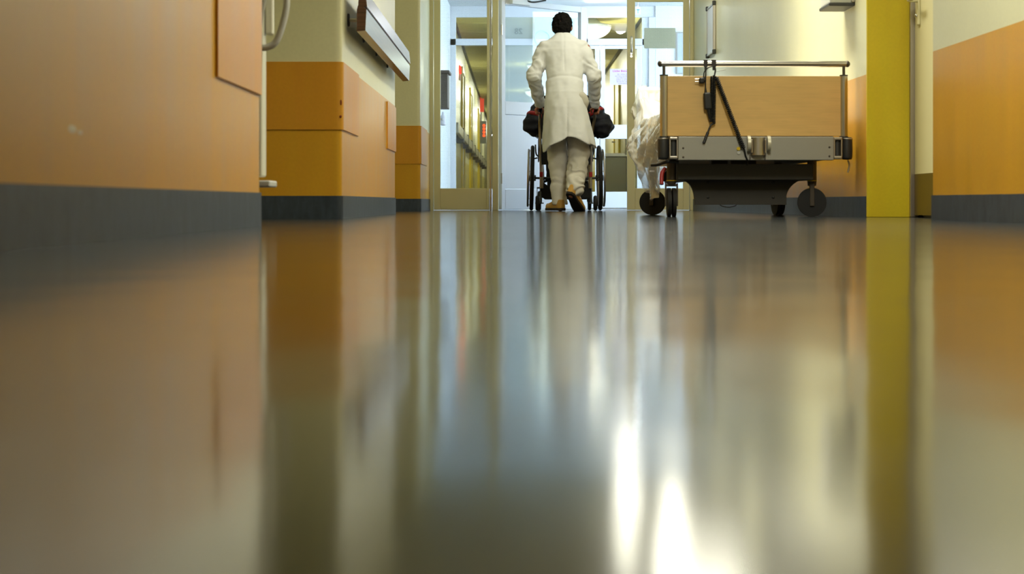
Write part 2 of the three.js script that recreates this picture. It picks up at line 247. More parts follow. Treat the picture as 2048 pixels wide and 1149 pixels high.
// ---------------------------------------------------------------- vestibule between the two partitions
const H2 = 2.45;
tag(mesh('ceiling', box(OUTL - 0.3, H2, -D1 - 0.02, 3.2, H2 + 0.2, -D2 - 0.1), M.whiteWall), 'white ceiling of the daylit vestibule', 'ceiling', null, 'structure');
tag(mesh('wall_left', box(OUTL - 0.3, 0, -D1, -1.17, H2, -D2), M.whiteWall), 'bluish white vestibule wall carrying the brown box', 'wall', null, 'structure');
tag(mesh('wall_right', box(1.5, 0, -D1, 3.2, H + 0.1, -D1 - 0.12), M.whiteWall), 'white vestibule wall behind the olive partition', 'wall', null, 'structure');
tag(mesh('wall_back', box(1.31, 0, -D2 + 0.06, 3.2, H2, -D2 - 0.1), M.whiteWall), 'white vestibule wall beside the white framed glass doors', 'wall', null, 'structure');
{ // right vestibule wall with a large window
  const x0 = 2.9, x1 = 3.1, za = -17.25, zb = -21.45, ya = 0.45, yb = 2.3;
  tag(mesh('wall_right', [box(x0, 0, -D1, x1, ya, -D2), box(x0, yb, -D1, x1, H2, -D2), box(x0, ya, -D1, x1, yb, za), box(x0, ya, zb, x1, yb, -D2)], M.whiteWall), 'white vestibule wall around the daylight window', 'wall', null, 'structure');
  const w = thing('window_1', 'wide white framed window that lets daylight into the vestibule', 'window'); w.userData.kind = 'structure';
  mesh('window_frame', [box(x0 + 0.06, ya, za, x1 - 0.06, ya + 0.06, zb), box(x0 + 0.06, yb - 0.06, za, x1 - 0.06, yb, zb), ...[za, (za + zb) / 2, zb].map((z) => box(x0 + 0.06, ya, z - 0.03, x1 - 0.06, yb, z + 0.03))], M.white, w);
  for (const [z0, z1] of [[za, (za + zb) / 2], [(za + zb) / 2, zb]]) { const pg = new THREE.PlaneGeometry(Math.abs(z1 - z0), yb - ya); pg.rotateY(-Math.PI / 2); pg.translate(x0 + 0.1, (ya + yb) / 2, (z0 + z1) / 2); mesh('pane', pg, M.glass, w); }
}
{ // brown box and small white dispenser on the left vestibule wall
  const a = at(885, 140, 19.1), x1 = -1.035, k = thing('wall_box', 'dark brown letter box with sloping lid on the white vestibule wall', 'box', [0, 0, 0]);
  mesh('body', box(-1.17, 1.06, -18.75, x1, 1.42, -19.1, 0.006), M.brownBox, k); mesh('lid', box(-1.17, 1.42, -18.7, x1 + 0.02, 1.45, -19.12, 0.006), M.brownBox, k);
  const kk = thing('soap_bottle', 'slim white bottle hanging under the brown letter box', 'bottle', [-1.12, 0.9, -19.4]);
  mesh('bottle', lathe([[0, 0], [0.028, 0.004], [0.03, 0.02], [0.03, 0.1], [0.014, 0.125], [0.012, 0.15], [0, 0.15]]), M.paper, kk); mesh('holder', box(-0.05, 0.06, -0.034, 0.0, 0.08, 0.034, 0.004), M.steel, kk);
  const nb = thing('notice_board', 'grey-blue notice board on the vestibule wall beside the glass doors', 'board', [0, 0, 0]);
  const n0 = at(1355, 66, D2 - 0.08), n1 = at(1378, 146, D2 - 0.08); mesh('panel', box(n0.x, n0.y, n0.z, n1.x, n1.y, n0.z - 0.02, 0.003), S('#a9b4c4', 0.6), nb); mesh('frame', [box(n0.x - 0.012, n0.y + 0.012, n0.z + 0.006, n0.x, n1.y - 0.012, n0.z - 0.02), box(n0.x, n0.y + 0.012, n0.z + 0.006, n1.x, n0.y, n0.z - 0.02), box(n0.x, n1.y, n0.z + 0.006, n1.x, n1.y - 0.012, n0.z - 0.02)], M.alu, nb);
}
// second glass partition (white frame)
{
  const y0 = VY + EYE * F / D2, p = thing('glass_screen', 'white framed glazed screen with transom lights at the far side of the vestibule', 'partition');
  const X0 = VX - 1.17 * F / D2, X1 = 1310, yh = VY - (H2 - EYE) * F / D2;
  const b = (x0, ya, x1, yb, th = 0.07) => pbar(x0, ya, x1, yb, D2, th, 0.003);
  mesh('header', b(X0, yh, X1, 35), M.white, p); mesh('transom_bar', b(X0, 78, X1, 91), M.white, p);
  mesh('mullion', b(X0, 35, 912, y0), M.white, p); mesh('mullion', b(985, 35, 1006, y0), M.white, p); mesh('mullion', b(1163, 35, 1176, y0), M.white, p); mesh('mullion', b(1284, 35, 1297, y0), M.white, p); mesh('jamb', b(1297, 35, 1310, y0, 0.12), M.white, p);
  mesh('sill', b(912, 378, 985, y0), M.white, p); mesh('sill', b(1006, 378, 1163, y0), M.white, p);
  mesh('middle_rail', b(1006, 205, 1163, 236), M.white, p);
  pane(p, 911, 34, 986, 79, D2); pane(p, 911, 90, 986, 379, D2); pane(p, 1005, 34, 1164, 79, D2, false, M.frosted); pane(p, 1175, 34, 1285, 79, D2);
  pane(p, 1005, 90, 1164, 206, D2, false, M.frosted); pane(p, 1005, 235, 1164, 379, D2, false, M.frosted);
  // 28, painted on the transom glass to be read from the far side
  const c = document.createElement('canvas'); c.width = 256; c.height = 160; const x = c.getContext('2d'); x.translate(256, 0); x.scale(-1, 1); x.fillStyle = '#8a9595'; x.font = 'bold 150px sans-serif'; x.textAlign = 'center'; x.fillText('28', 128, 134);
  const tx = new THREE.CanvasTexture(c); tx.colorSpace = THREE.SRGBColorSpace;
  const a = at(1024, 54, D2 - 0.012), z = at(1050, 71, D2 - 0.012), g = new THREE.PlaneGeometry(z.x - a.x, a.y - z.y); g.translate((a.x + z.x) / 2, (a.y + z.y) / 2, a.z);
  tag(mesh('number_sign', g, S('#ffffff', 0.7, { map: tx, transparent: true })), 'faint grey number 28 seen mirrored on the transom glass', 'sign');
  const cy = thing('cyan_sign', 'pale cyan sign panel with ring emblem on the transom beside the number', 'sign'), c0 = at(1070, 36, D2 - 0.06), c1 = at(1150, 77, D2 - 0.06);
  mesh('panel', box(c0.x, c0.y, c0.z, c1.x, c1.y, c0.z - 0.012, 0.003), S('#9fd2de', 0.5), cy);
  mesh('ring', torus(V(c0.x + 0.09, c1.y + 0.0, c0.z + 0.004), 0.09, 0.009, 'z'), S('#8ec6da', 0.5), cy);
  const door = (name, xa, xb, ga, gb, label) => {
    const dd = thing(name, label, 'door'); dd.userData.kind = 'structure'; const q = (x0, ya, x1, yb, th = 0.05) => pbar(x0, ya, x1, yb, D2 - 0.02, th, 0.003);
    mesh('stile', q(xa, 91.5, ga, y0 - 1), M.white, dd); mesh('stile', q(gb, 91.5, xb, y0 - 1), M.white, dd);
    mesh('top_rail', q(ga, 91.5, gb, 98), M.white, dd); mesh('middle_rail', q(ga, 250, gb, 278), M.white, dd); mesh('bottom_rail', q(ga, 384, gb, y0 - 1), M.white, dd);
    pane(dd, ga - 0.5, 97, gb + 0.5, 251, D2 - 0.02); pane(dd, ga - 0.5, 277, gb + 0.5, 385, D2 - 0.02); return dd;
  };
  door('door_3', 1176.5, 1199, 1181, 1190, 'narrow white glazed door leaf beside the person');
  door('door_4', 1200, 1283.5, 1210, 1274, 'white glazed door leaf with the visitor notice');
  // visitor notice
  const k = document.createElement('canvas'); k.width = 512; k.height = 330; const u = k.getContext('2d'); u.fillStyle = '#cdc6da'; u.fillRect(0, 0, 512, 330); u.textAlign = 'center'; u.fillStyle = '#b02a80'; u.font = 'bold 56px sans-serif'; u.fillText('Liebe Besucher', 256, 62);
  u.fillStyle = '#75557c'; u.font = '36px sans-serif'; ['Wir bitten Sie,', 'auf Ihre Garderobe', 'und Wertsachen', 'selbst zu achten,', 'da wir für diese', 'nicht haften.'].forEach((s, i) => u.fillText(s, 256, 122 + i * 38));
  const kt = new THREE.CanvasTexture(k); kt.colorSpace = THREE.SRGBColorSpace;
  const s0 = at(1220, 138, D2 - 0.055), s1 = at(1272, 170, D2 - 0.055), sg = new THREE.BoxGeometry(s1.x - s0.x, s0.y - s1.y, 0.003); sg.translate((s0.x + s1.x) / 2, (s0.y + s1.y) / 2, s0.z);
  tag(mesh('visitor_notice', sg, S('#ffffff', 0.7, { map: kt })), 'white visitor notice with pink heading stuck on the glazed door', 'notice');
}
// small hanging sign in the vestibule
{
  const a = at(1276, 22, 20.6), h = thing('hanging_sign', 'small pale blue escape sign hanging under the vestibule ceiling', 'sign', [a.x, a.y, a.z]);
  mesh('panel', box(-0.03, -0.045, -0.008, 0.03, 0.045, 0.008, 0.004), S('#bfe2f5', 0.4), h); mesh('arrow', [box(-0.006, -0.03, 0.008, 0.006, 0.02, 0.011), box(-0.02, 0.008, 0.008, 0.02, 0.02, 0.011)], S('#4f9fd0', 0.5), h);
  mesh('rod', cyl(V(0, 0.045, 0), V(0, H2 - a.y, 0), 0.004), M.steel, h);
}

// ---------------------------------------------------------------- far corridor beyond the second partition
const H3 = 2.38;
{
  const lw = (d, o = 0) => [XL(d) + 0.0 + o, d];
  const ll = thing('wall_left', 'long cream and yellow corridor wall with handrail seen through the glass screen', 'wall'); ll.userData.kind = 'structure';
  const pl = [[XL(D2) - 0.4, D2 + 0.1], [XL(D2), D2 + 0.1], [XL(DEND), DEND], [XL(DEND) - 0.4, DEND]];
  mesh('dado', plan(pl, 0.1, DADO), wallMat('#cfc06a', 0.35), ll); mesh('upper_wall', plan(pl, DADO, H3 + 0.1), M.cream, ll); mesh('skirting', plan(pl.map(([x, d]) => [x + 0.004, d]), 0, 0.1), M.base, ll);
  const rr = thing('wall_right', 'long cream corridor wall with yellow door reveal seen through the glazed door', 'wall'); rr.userData.kind = 'structure';
  const xr = (d) => 1.245 - 0.0178 * (d - D2), pr = [[xr(DEND) + 0.4, DEND], [xr(DEND), DEND], [xr(D2), D2 + 0.1], [xr(D2) + 0.4, D2 + 0.1]];
  mesh('dado', plan(pr, 0.1, DADO), wallMat('#cfc06a', 0.35), rr); mesh('upper_wall', plan(pr, DADO, H3 + 0.1), M.cream, rr); mesh('skirting', plan(pr.map(([x, d]) => [x - 0.004, d]), 0, 0.1), M.base, rr);
  tag(mesh('wall_back', box(XL(DEND) - 0.4, 0, -DEND, xr(DEND) + 0.4, H3, -DEND - 0.15), M.cream), 'distant cream end wall of the far corridor', 'wall', null, 'structure');
  const cf = tag(mesh('ceiling', plan([[XL(D2) - 0.4, D2 + 0.1], [xr(D2) + 0.4, D2 + 0.1], [xr(DEND) + 0.4, DEND + 0.1], [XL(DEND) - 0.4, DEND + 0.1]], H3 + 0.03, H3 + 0.25), M.darkGrey), 'panelled olive ceiling of the far corridor', 'ceiling', null, 'structure');
  for (let d = D2 + 0.12; d < DEND - 1; d += 1.22) mesh('ceiling_panel', plan([[XL(d) + 0.05, d], [xr(d) - 0.07, d], [xr(d + 1.18) - 0.07, d + 1.18], [XL(d + 1.18) + 0.05, d + 1.18]], H3, H3 + 0.03), M.ceilingFar, cf);
  // doors along the far corridor
  const farDoor = (n, side, d0, w, slit) => {
    const x = side < 0 ? XL(d0) : xr(d0), g = thing('door_' + n, side < 0 ? ['cream side door below the red call lamp in the far corridor', 'second cream side door on the handrail side of the far corridor', 'third cream side door by the lit display in the far corridor'][n - 5] : 'cream side door with yellow reveal in the far corridor', 'door', [x, 0, -d0], 0.0178); g.userData.kind = 'structure';
    const k = -side;
    mesh('leaf', box(0, 0.01, 0, k * 0.012, 2.0, -w, 0.003), M.doorCream, g); mesh('frame', [box(0, 0, 0.09, k * 0.03, 2.08, 0, 0.003), box(0, 0, -w, k * 0.03, 2.08, -w - 0.09, 0.003), box(0, 2.0, 0, k * 0.03, 2.08, -w, 0.003)], M.yellow, g);
    mesh('kick_plate', box(0, 0.01, -0.02, k * 0.016, 0.5, -w + 0.02), M.yellow, g);
    if (slit) mesh('vision_panel', box(0, 1.4, -0.25, k * 0.018, 1.95, -0.6, 0.002), S('#8f9486', 0.25), g);
    mesh('lever', tube([[k * 0.01, 1.05, -w + 0.1], [k * 0.06, 1.05, -w + 0.1], [k * 0.06, 1.05, -w + 0.22]], 0.01, 12), M.steel, g);
  };
  farDoor(5, -1, 26.6, 1.1, true); farDoor(6, -1, 31.5, 1.1, true); farDoor(7, -1, 38.5, 1.1, true); farDoor(8, 1, 28.0, 1.2, false);
  const hr = thing('handrail', 'pale topped handrail with dark brackets along the far corridor', 'handrail', [XL(22.2), 0, -22.2], 0.0178);
  for (let k = 0; k < 9; k++) { const z = -k * 2.4, rail = mesh('rail', box(0.06, 0.93, z, 0.105, 1.06, z - 2.15, 0.012), M.steelRough, hr); mesh('bracket', box(0, 0.88, z - 2.1, 0.11, 1.08, z - 2.38, 0.01), M.darkGrey, rail); }
  // red call lamp
  const c = at(918, 141, 25.6), cl = thing('call_lamp', 'glowing red call lamp on the far corridor wall', 'lamp', [c.x, c.y, c.z]);
  mesh('base', cyl(V(-0.02, -0.14, 0), V(-0.02, -0.05, 0), 0.05), M.cartGrey, cl); mesh('lamp_dome', [cyl(V(-0.02, -0.05, 0), V(-0.02, 0.03, 0), 0.055), ball(V(-0.02, 0.03, 0), 0.055)], glowing('#ff2a08', 2.2, '#ff5030'), cl); mesh('arm', box(-0.1, -0.13, -0.01, -0.02, -0.1, 0.01), M.cartGrey, cl);
  { const pl2 = new THREE.PointLight('#ff4020', 0.08); pl2.position.set(0.06, 0, 0.06); pl2.castShadow = true; pl2.name = 'call_lamp_light'; cl.add(pl2); }
  const q = at(968, 262, 40), wd = thing('lit_display', 'grey wall display with four glowing orange lights and a red strip', 'display', [q.x, q.y, q.z]);
  mesh('panel', box(-0.12, -0.28, -0.03, 0.05, 0.22, 0, 0.006), S('#7d857f', 0.5), wd);
  for (let k = 0; k < 4; k++) mesh('light', ball(V(0, 0.12 - k * 0.075, 0.005), 0.03), glowing('#ff4a1c', 5, '#ff6a40'), wd);
  mesh('light_strip', box(-0.09, 0.42, -0.03, 0.0, 0.86, 0, 0.006), glowing('#ff3418', 0.9, '#ff5a40'), wd); mesh('post', box(-0.1, 0.2, -0.03, -0.05, 0.44, -0.01), M.cartGrey, wd);
  // linen cart standing in the far corridor
  const lc = thing('linen_cart', 'grey linen cart in the far corridor behind the lower door glass', 'cart', [0.93, 0, -25.4], 0.0178);
  mesh('body', box(-0.2, 0.18, 0, 0.2, 0.72, -0.8, 0.02), S('#6d6a52', 0.5), lc); mesh('top', box(-0.23, 0.72, 0.02, 0.23, 0.77, -0.82, 0.01), M.cartGrey, lc); for (const [x, z] of [[-0.16, -0.08], [0.16, -0.08], [-0.16, -0.72], [0.16, -0.72]]) { mesh('caster', [cyl(V(x - 0.015, 0.06, z), V(x + 0.015, 0.06, z), 0.06), box(x - 0.02, 0.06, z - 0.02, x + 0.02, 0.19, z + 0.02)], M.rubber, lc); }
  mesh('push_bar', tube([[-0.18, 0.75, 0.02], [-0.18, 0.95, 0.05], [-0.15, 0.98, 0.06], [0.15, 0.98, 0.06], [0.18, 0.95, 0.05], [0.18, 0.75, 0.02]], 0.012, 40), M.steel, lc);
}

// ---------------------------------------------------------------- ceiling lamps
function ceilingLamp(x, y, z, r, cd, color, glow, label, group, sag = 0.55, drop = 0) {
  const o = thing('ceiling_lamp', label, 'lamp', [x, y, z], 0, group);
  mesh('mounting_ring', lathe([[0.0, drop], [drop ? 0.06 : r, drop], [drop ? r * 0.55 : r, drop ? 0.03 : 0], [r, 0], [r + 0.012, -0.006], [r + 0.012, -0.026], [r, -0.03], [r * 0.9, -0.03], [0, -0.028]]), M.whiteWall, o);
  const pts = []; for (let i = 0; i <= 12; i++) { const a = i / 12 * Math.PI / 2; pts.push([Math.max(0.0005, r * Math.sin(a)), -0.03 - r * sag * Math.cos(a)]); }
  mesh('lamp_bowl', lathe(pts, 36), glowing(color, glow), o);
  const l = new THREE.PointLight(color, cd); l.position.set(0, r > 0.25 ? -0.06 - r * sag : -0.03 - r * sag / 2, 0); l.castShadow = true; l.shadow.radius = r * 0.45 / 0.02; l.name = 'lamp_light'; o.add(l);
  return o;
}
const bowlGlow = 7;
ceilingLamp(0.89, H, -13.0, 0.17, BOWL_CD, LAMP_COLOR, bowlGlow, 'round bowl ceiling lamp above the far end of the hospital bed');
ceilingLamp(0.645, H, -14.9, 0.17, BOWL_CD, LAMP_COLOR, bowlGlow, 'round bowl ceiling lamp above the person in the white coat');
ceilingLamp(0.97, H2, -19.9, 0.17, BOWL_CD, new THREE.Color(0.95, 0.97, 1), bowlGlow, 'round bowl ceiling lamp inside the white vestibule');
const farWarm = new THREE.Color(1, 0.95, 0.72);
ceilingLamp(0.54, H3 - 0.09, -22.5, 0.255, FAR_CD, farWarm, bowlGlow, 'large bright bowl ceiling lamp seen through the transom', null, 0.55, 0.09);
[30, 37, 45, 54].forEach((d, i) => ceilingLamp(0.02 - 0.0178 * (d - D2), H3, -d, 0.2, FAR_CD, farWarm, bowlGlow, ['second', 'third', 'fourth', 'fifth'][i] + ' bowl ceiling lamp beyond the white glazed doors in the far corridor', 'far corridor ceiling lamps'));
// long panel lamps on the corridor ceiling, nearer than the floor mirrors them
function panelLamp(x, d, w, l, k, label) {
  const o = thing('panel_lamp', label, 'lamp', [x, H - 0.002, -d]);
  const deep = -0.26;   // deep side shades cut the light off sideways
  mesh('housing', [box(-w / 2 - 0.02, -0.055, l / 2 + 0.02, w / 2 + 0.02, 0, l / 2), box(-w / 2 - 0.02, -0.055, -l / 2, w / 2 + 0.02, 0, -l / 2 - 0.02), box(-w / 2 - 0.02, deep, -l / 2, -w / 2, 0, l / 2), box(w / 2, deep, -l / 2, w / 2 + 0.02, 0, l / 2)], M.shade, o);
  mesh('lamp_diffuser', box(-w / 2, -0.042, -l / 2, w / 2, -0.03, l / 2), glowing(LAMP_COLOR, 6), o);
  const q = new THREE.RectAreaLight(LAMP_COLOR, k, w, l); q.rotation.x = -Math.PI / 2; q.position.set(0, -0.046, 0); q.name = 'panel_light'; o.add(q);
}
panelLamp(0.85, 10.0, 0.5, 1.7, PANEL, 'long white panel lamp on the ceiling above the hospital bed');
panelLamp(0.85, 5.7, 0.5, 1.7, PANEL, 'long white panel lamp on the ceiling above the patient room door approach');

// ---------------------------------------------------------------- things on the walls
{ // framed whiteboard on the wall behind the bed
  const d0 = 15.14, wb = thing('whiteboard', 'small aluminium framed whiteboard on the cream wall above the bed', 'whiteboard', [XR(d0), 0, -d0], 0.029);
  const L = 0.5, y0 = 1.345, y1 = 1.755;
  mesh('panel', box(-0.016, y0, -0.01, 0, y1, -L, 0.002), S('#c9ccd6', 0.35), wb);
  mesh('frame', [box(-0.026, y0, 0, 0, y1, -0.022, 0.006), box(-0.022, y0, -L + 0.02, 0, y1, -L, 0.006), box(-0.022, y0 - 0.006, -0.005, 0, y0 + 0.012, -L, 0.005), box(-0.022, y1 - 0.012, -0.005, 0, y1 + 0.006, -L, 0.005)], M.steelRough, wb);
  for (const [y, z] of [[y0, -0.012], [y1, -0.012], [y0, -L + 0.012], [y1, -L + 0.012]]) mesh('corner_cap', box(-0.03, y - 0.02, z - 0.018, 0, y + 0.02, z + 0.018, 0.008), M.darkGrey, wb);
}
{ // towel dispenser high on the wall next to the yellow reveal
  const d0 = 9.3, x = XR(d0), dp = thing('paper_dispenser', 'grey paper towel dispenser on the cream wall above the bed end', 'dispenser', [x, 1.09, -d0], 0.029);
  mesh('housing', box(-0.13, 0.01, 0, 0, 0.4, -0.28, 0.014), M.cartGrey, dp); mesh('tray', box(-0.135, 0, 0.004, 0, 0.018, -0.285, 0.006), M.darkGrey, dp); mesh('lock', cyl(V(-0.06, 0.06, 0), V(-0.06, 0.06, 0.006), 0.008), M.chrome, dp); mesh('wall_bracket', box(-0.02, 0.02, 0.008, 0, 0.38, -0.29, 0.004), M.steelRough, dp);
}
// door at the back of each recess on the left
for (const [n, d0, label] of [[9, 6.35, 'cream recess door behind the trolley'], [10, 13.0, 'cream recess door beyond the handrail pier']]) {
  const g = thing('door_' + n, label, 'door', [OUTL + 0.3, 0, -d0]); g.userData.kind = 'structure';
  mesh('leaf', box(0, 0.01, 0, 0.04, 2.05, -1.2, 0.004), M.doorCream, g); mesh('frame', [box(0, 0, 0.08, 0.05, 2.12, 0, 0.004), box(0, 0, -1.2, 0.05, 2.12, -1.28, 0.004), box(0, 2.05, 0.0, 0.05, 2.12, -1.2, 0.004)], M.yellow, g);
  mesh('lever', tube([[0.04, 1.06, -0.12], [0.09, 1.06, -0.12], [0.09, 1.06, -0.25]], 0.01, 14), M.steel, g); mesh('kick_plate', box(0.04, 0.012, -0.01, 0.044, 0.21, -1.19), M.kick, g);
}
{ // trolley behind the end of the scuffed wall, only its side shows
  const d0 = 6.0, X = (534 - VX) * 6.1 / F, tr = thing('trolley', 'slim cream wheeled trolley with looped grey push handle beside the orange pier', 'trolley', [X, 0, -d0], 0.0178);
  mesh('body', box(-0.5, 0.16, 0, 0, 1.25, -0.1, 0.008), M.cartCream, tr);
  mesh('side_panel', box(0.002, 0.64, -0.05, 0.028, 1.25, -0.09, 0.006), M.cartCream, tr);
  mesh('base_plate', box(-0.52, 0.126, 0.02, 0.028, 0.148, -0.16, 0.006), M.cartGrey, tr);
  mesh('push_handle', tube([[-0.02, 0.59, 0.012], [0.02, 0.592, 0.012], [0.05, 0.615, 0.012], [0.075, 0.69, 0.012], [0.082, 0.745, 0.012], [0.072, 0.785, 0.012], [0.04, 0.8, 0.012], [-0.02, 0.8, 0.012]], 0.0115, 60), M.cartGrey, tr);
  mesh('strut', cyl(V(-0.012, 0.64, 0.01), V(0.012, 0.78, 0.01), 0.009), M.cartGrey, tr);
  for (const [x, z] of [[-0.08, -0.07], [-0.44, -0.07]]) { const c = mesh('caster', [cyl(V(x - 0.014, 0.05, z), V(x + 0.014, 0.05, z), 0.05, 0.05, 24)], M.rubber, tr); mesh('fork', [box(x - 0.02, 0.045, z - 0.012, x - 0.016, 0.128, z + 0.012), box(x + 0.016, 0.045, z - 0.012, x + 0.02, 0.128, z + 0.012), box(x - 0.02, 0.11, z - 0.02, x + 0.02, 0.128, z + 0.02)], M.steelRough, c); }
}

// ---------------------------------------------------------------- hospital bed; local x right, y up, z towards the foot end, k = photo pixels per metre there
const BED = { d: 9.25, k: F / 9.25 };
{
  const k = BED.k, cx = (1508.5 - VX) / k, fl = VY + EYE * k;
  const X = (px) => (px - 1508.5) / k, Y = (py) => (fl - py) / k;
  const r = (x0, y0, x1, y1, z0, z1, rr = 0.004) => box(X(x0), Y(y0), z0, X(x1), Y(y1), z1, rr);
  const bed = thing('hospital_bed', 'hospital bed with maple end boards and steel posts parked along the wall', 'bed', [cx, 0, -BED.d], 0.0178);
  const L = -2.02;
  // foot end
  mesh('foot_board', r(1335, 152, 1683, 272.5, -0.004, -0.024, 0.003), M.maple, bed);
  for (const s of [[1328, 1320.5], [1689, 1696.5]]) {
    const x = X(s[0]), post = mesh('corner_post', cyl(V(x, Y(276), -0.014), V(x, Y(150), -0.014), 0.0205, 0.0205, 28), M.steel, bed);
    mesh('post_cap', cyl(V(x, Y(152), -0.014), V(x, Y(149.5), -0.014), 0.0215), M.darkGrey, post); mesh('post_foot', cyl(V(x, Y(277), -0.014), V(x, Y(272.5), -0.014), 0.023), M.darkGrey, post);
    mesh('bar_stem', cyl(V(x, Y(151), -0.014), V(x, Y(128), -0.014), 0.0075), M.bronze, post);
  }
  const bar = mesh('push_bar', cyl(V(X(1323), Y(127.5), -0.014), V(X(1694), Y(127.5), -0.014), 0.0155, 0.0155, 28), M.steel, bed);
  for (const [a, b] of [[1323.5, 1318], [1693.5, 1699]]) { const g = new THREE.SphereGeometry(0.0166, 20, 14); g.scale(0.85, 1, 1); g.translate((X(a) + X(b)) / 2, Y(127.5), -0.014); mesh('end_cap', g, M.bronze, bar); }
  // cross beam with hinged brackets and bumper rollers
  const beam = mesh('cross_beam', r(1355, 274, 1666, 321, 0.034, -0.02, 0.004), M.alu, bed);
  for (const [x, y] of [[1365, 297], [1365, 315], [1657, 295], [1657, 313]]) mesh('screw', ball(V(X(x), Y(y), 0.034), 0.0055, 1, 1, 0.5, 12), M.bronze, beam);
  for (const [a, b] of [[1337.5, 1355], [1666, 1683.5]]) {
    const br = mesh('bracket', [r(a, 274.5, b, 281, 0.03, -0.02, 0.006), r(a, 312, b, 319, 0.03, -0.02, 0.006), r(a, 276, a + 3, 317, 0.028, -0.015, 0.002), r(b - 3, 276, b, 317, 0.028, -0.015, 0.002)], M.steelRough, bed);
    mesh('roller', cyl(V(X((a + b) / 2), Y(313), 0.0), V(X((a + b) / 2), Y(280), 0.0), 0.014), M.darkGrey, br);
  }
  for (const x of [1326.5, 1695.5]) {
    const g = lathe([[0.0005, Y(320)], [0.024, Y(319)], [0.028, Y(314)], [0.029, Y(300)], [0.028, Y(280)], [0.025, Y(275)], [0.0005, Y(274)]], 28); g.translate(X(x), 0, -0.014);
    const bm = mesh('bumper', g, S('#2c2d2d', 0.42), bed); mesh('bumper_ring', torus(V(X(x), Y(278), -0.014), 0.0265, 0.004, 'y'), M.steelRough, bm);
  }
  // clamp unit in the middle of the beam
  { const c = mesh('clamp_block', cyl(V(X(1514), Y(311), 0.04), V(X(1514), Y(276), 0.04), 0.036, 0.036, 32), M.steelRough, bed);
    for (const x of [1499, 1526]) mesh('side_lug', r(x, 280, x + 3, 307, 0.07, 0.034, 0.002), M.steel, c);
    for (const x of [1495, 1534.5]) { const g = cyl(V(X(x) - 0.008, Y(288), 0.05), V(X(x) + 0.008, Y(288), 0.05), 0.04, 0.04, 32); mesh('knob', g, S('#c9c3ad', 0.4, { metalness: 0.3 }), c); }
    for (const x of [1497, 1527]) mesh('stay', r(x, 310, x + 2, 321, 0.044, 0.034, 0.001), M.bronze, c);
    mesh('yellow_button', cyl(V(X(1475), Y(298), 0.034), V(X(1475), Y(298), 0.042), 0.009), M.yellowTrim, beam); mesh('socket', cyl(V(X(1475.5), Y(306), 0.034), V(X(1475.5), Y(306), 0.038), 0.0085), M.cartGrey, beam); }
  // undercarriage
  for (const s of [-1, 1]) mesh('side_beam', box(s * 0.43, 0.3, -0.02, s * 0.39, 0.4, L + 0.03, 0.006), M.under, bed);
  mesh('platform', box(-0.42, 0.4, -0.06, 0.42, 0.42, L + 0.05, 0.006), M.under, bed);
  mesh('lift_beam', r(1359, 327, 1636, 360, -0.12, -0.3, 0.006), M.under, bed);
  { const s = new THREE.Shape(); const x0 = X(1372), x1 = X(1586), y0 = Y(410), y1 = Y(360.5);
    s.moveTo(x0, y1); s.lineTo(X(1376), y1); s.quadraticCurveTo(X(1398), Y(368), X(1399), y0); s.lineTo(x1, y0); s.lineTo(x1, Y(391)); s.quadraticCurveTo(X(1590), Y(372), X(1612), y1); s.lineTo(x0, y1);
    const g = new THREE.ExtrudeGeometry(s, { depth: 0.04, bevelEnabled: false }); g.translate(0, 0, -0.26); const cv = mesh('chassis_cover', uvMetres(g), M.cover, bed);
    for (const [x, y] of [[1425, 364], [1559, 364], [1425, 395], [1559, 395]]) mesh('cover_screw', ball(V(X(x), Y(y), -0.22), 0.008, 1, 1, 0.4, 12), M.black, cv); }
  for (const z of [-0.35, -1.55]) mesh('cross_member', box(-0.34, 0.2, z, 0.34, 0.27, z - 0.08, 0.006), M.under, bed);
  for (const s of [-1, 1]) mesh('chassis_rail', box(s * 0.32, 0.19, -0.2, s * 0.27, 0.26, -1.72, 0.006), M.under, bed);
  // lifting columns between chassis and platform
  for (const z of [-0.5, -1.45]) mesh('lift_column', box(-0.07, 0.26, z - 0.07, 0.07, 0.4, z + 0.07, 0.01), M.bronze, bed);
  // casters: [x, z, swivel]
  const R = 0.075;
  for (const [x, z, turn] of [[X(1348), -0.16, 0.0], [X(1637), -0.2, 1.45], [-0.415, -1.42, 1.3], [X(1637), -1.42, 0.15]]) {
    const c = mesh('caster_column', lathe([[0.0005, 0.16], [0.022, 0.162], [0.025, 0.19], [0.025, 0.29], [0.022, 0.31], [0.0005, 0.31]], 24).translate(x, 0, z), M.bronze, bed);
    mesh('yellow_ring', torus(V(x, 0.188, z), 0.0255, 0.0022, 'y', 32), M.yellowTrim, c);
    const w = [cyl(V(-0.022, R, 0), V(-0.004, R, 0), R, R, 36), cyl(V(0.004, R, 0), V(0.022, R, 0), R, R, 36), torus(V(-0.013, R, 0), R - 0.008, 0.009, 'x', 40), torus(V(0.013, R, 0), R - 0.008, 0.009, 'x', 40)].map((g) => { g.rotateY(turn); g.translate(x, 0, z); return norm(g); });
    const wm = mesh('wheel', w, M.rubber, c);
    const fk = [box(-0.034, 0.055, -0.012, -0.026, 0.175, 0.012, 0.003), box(0.026, 0.055, -0.012, 0.034, 0.175, 0.012, 0.003), box(-0.034, 0.158, -0.014, 0.034, 0.172, 0.014, 0.004)].map((g) => { g.rotateY(turn); g.translate(x, 0, z); return norm(g); });
    mesh('fork', fk, M.bronze, c);
  }
  mesh('brake_bar', tube([[X(1306), Y(330), -0.1], [X(1318), Y(329), -0.06], [X(1335), Y(324), -0.02], [X(1358), Y(324), -0.02]], 0.008, 30), M.black, bed);
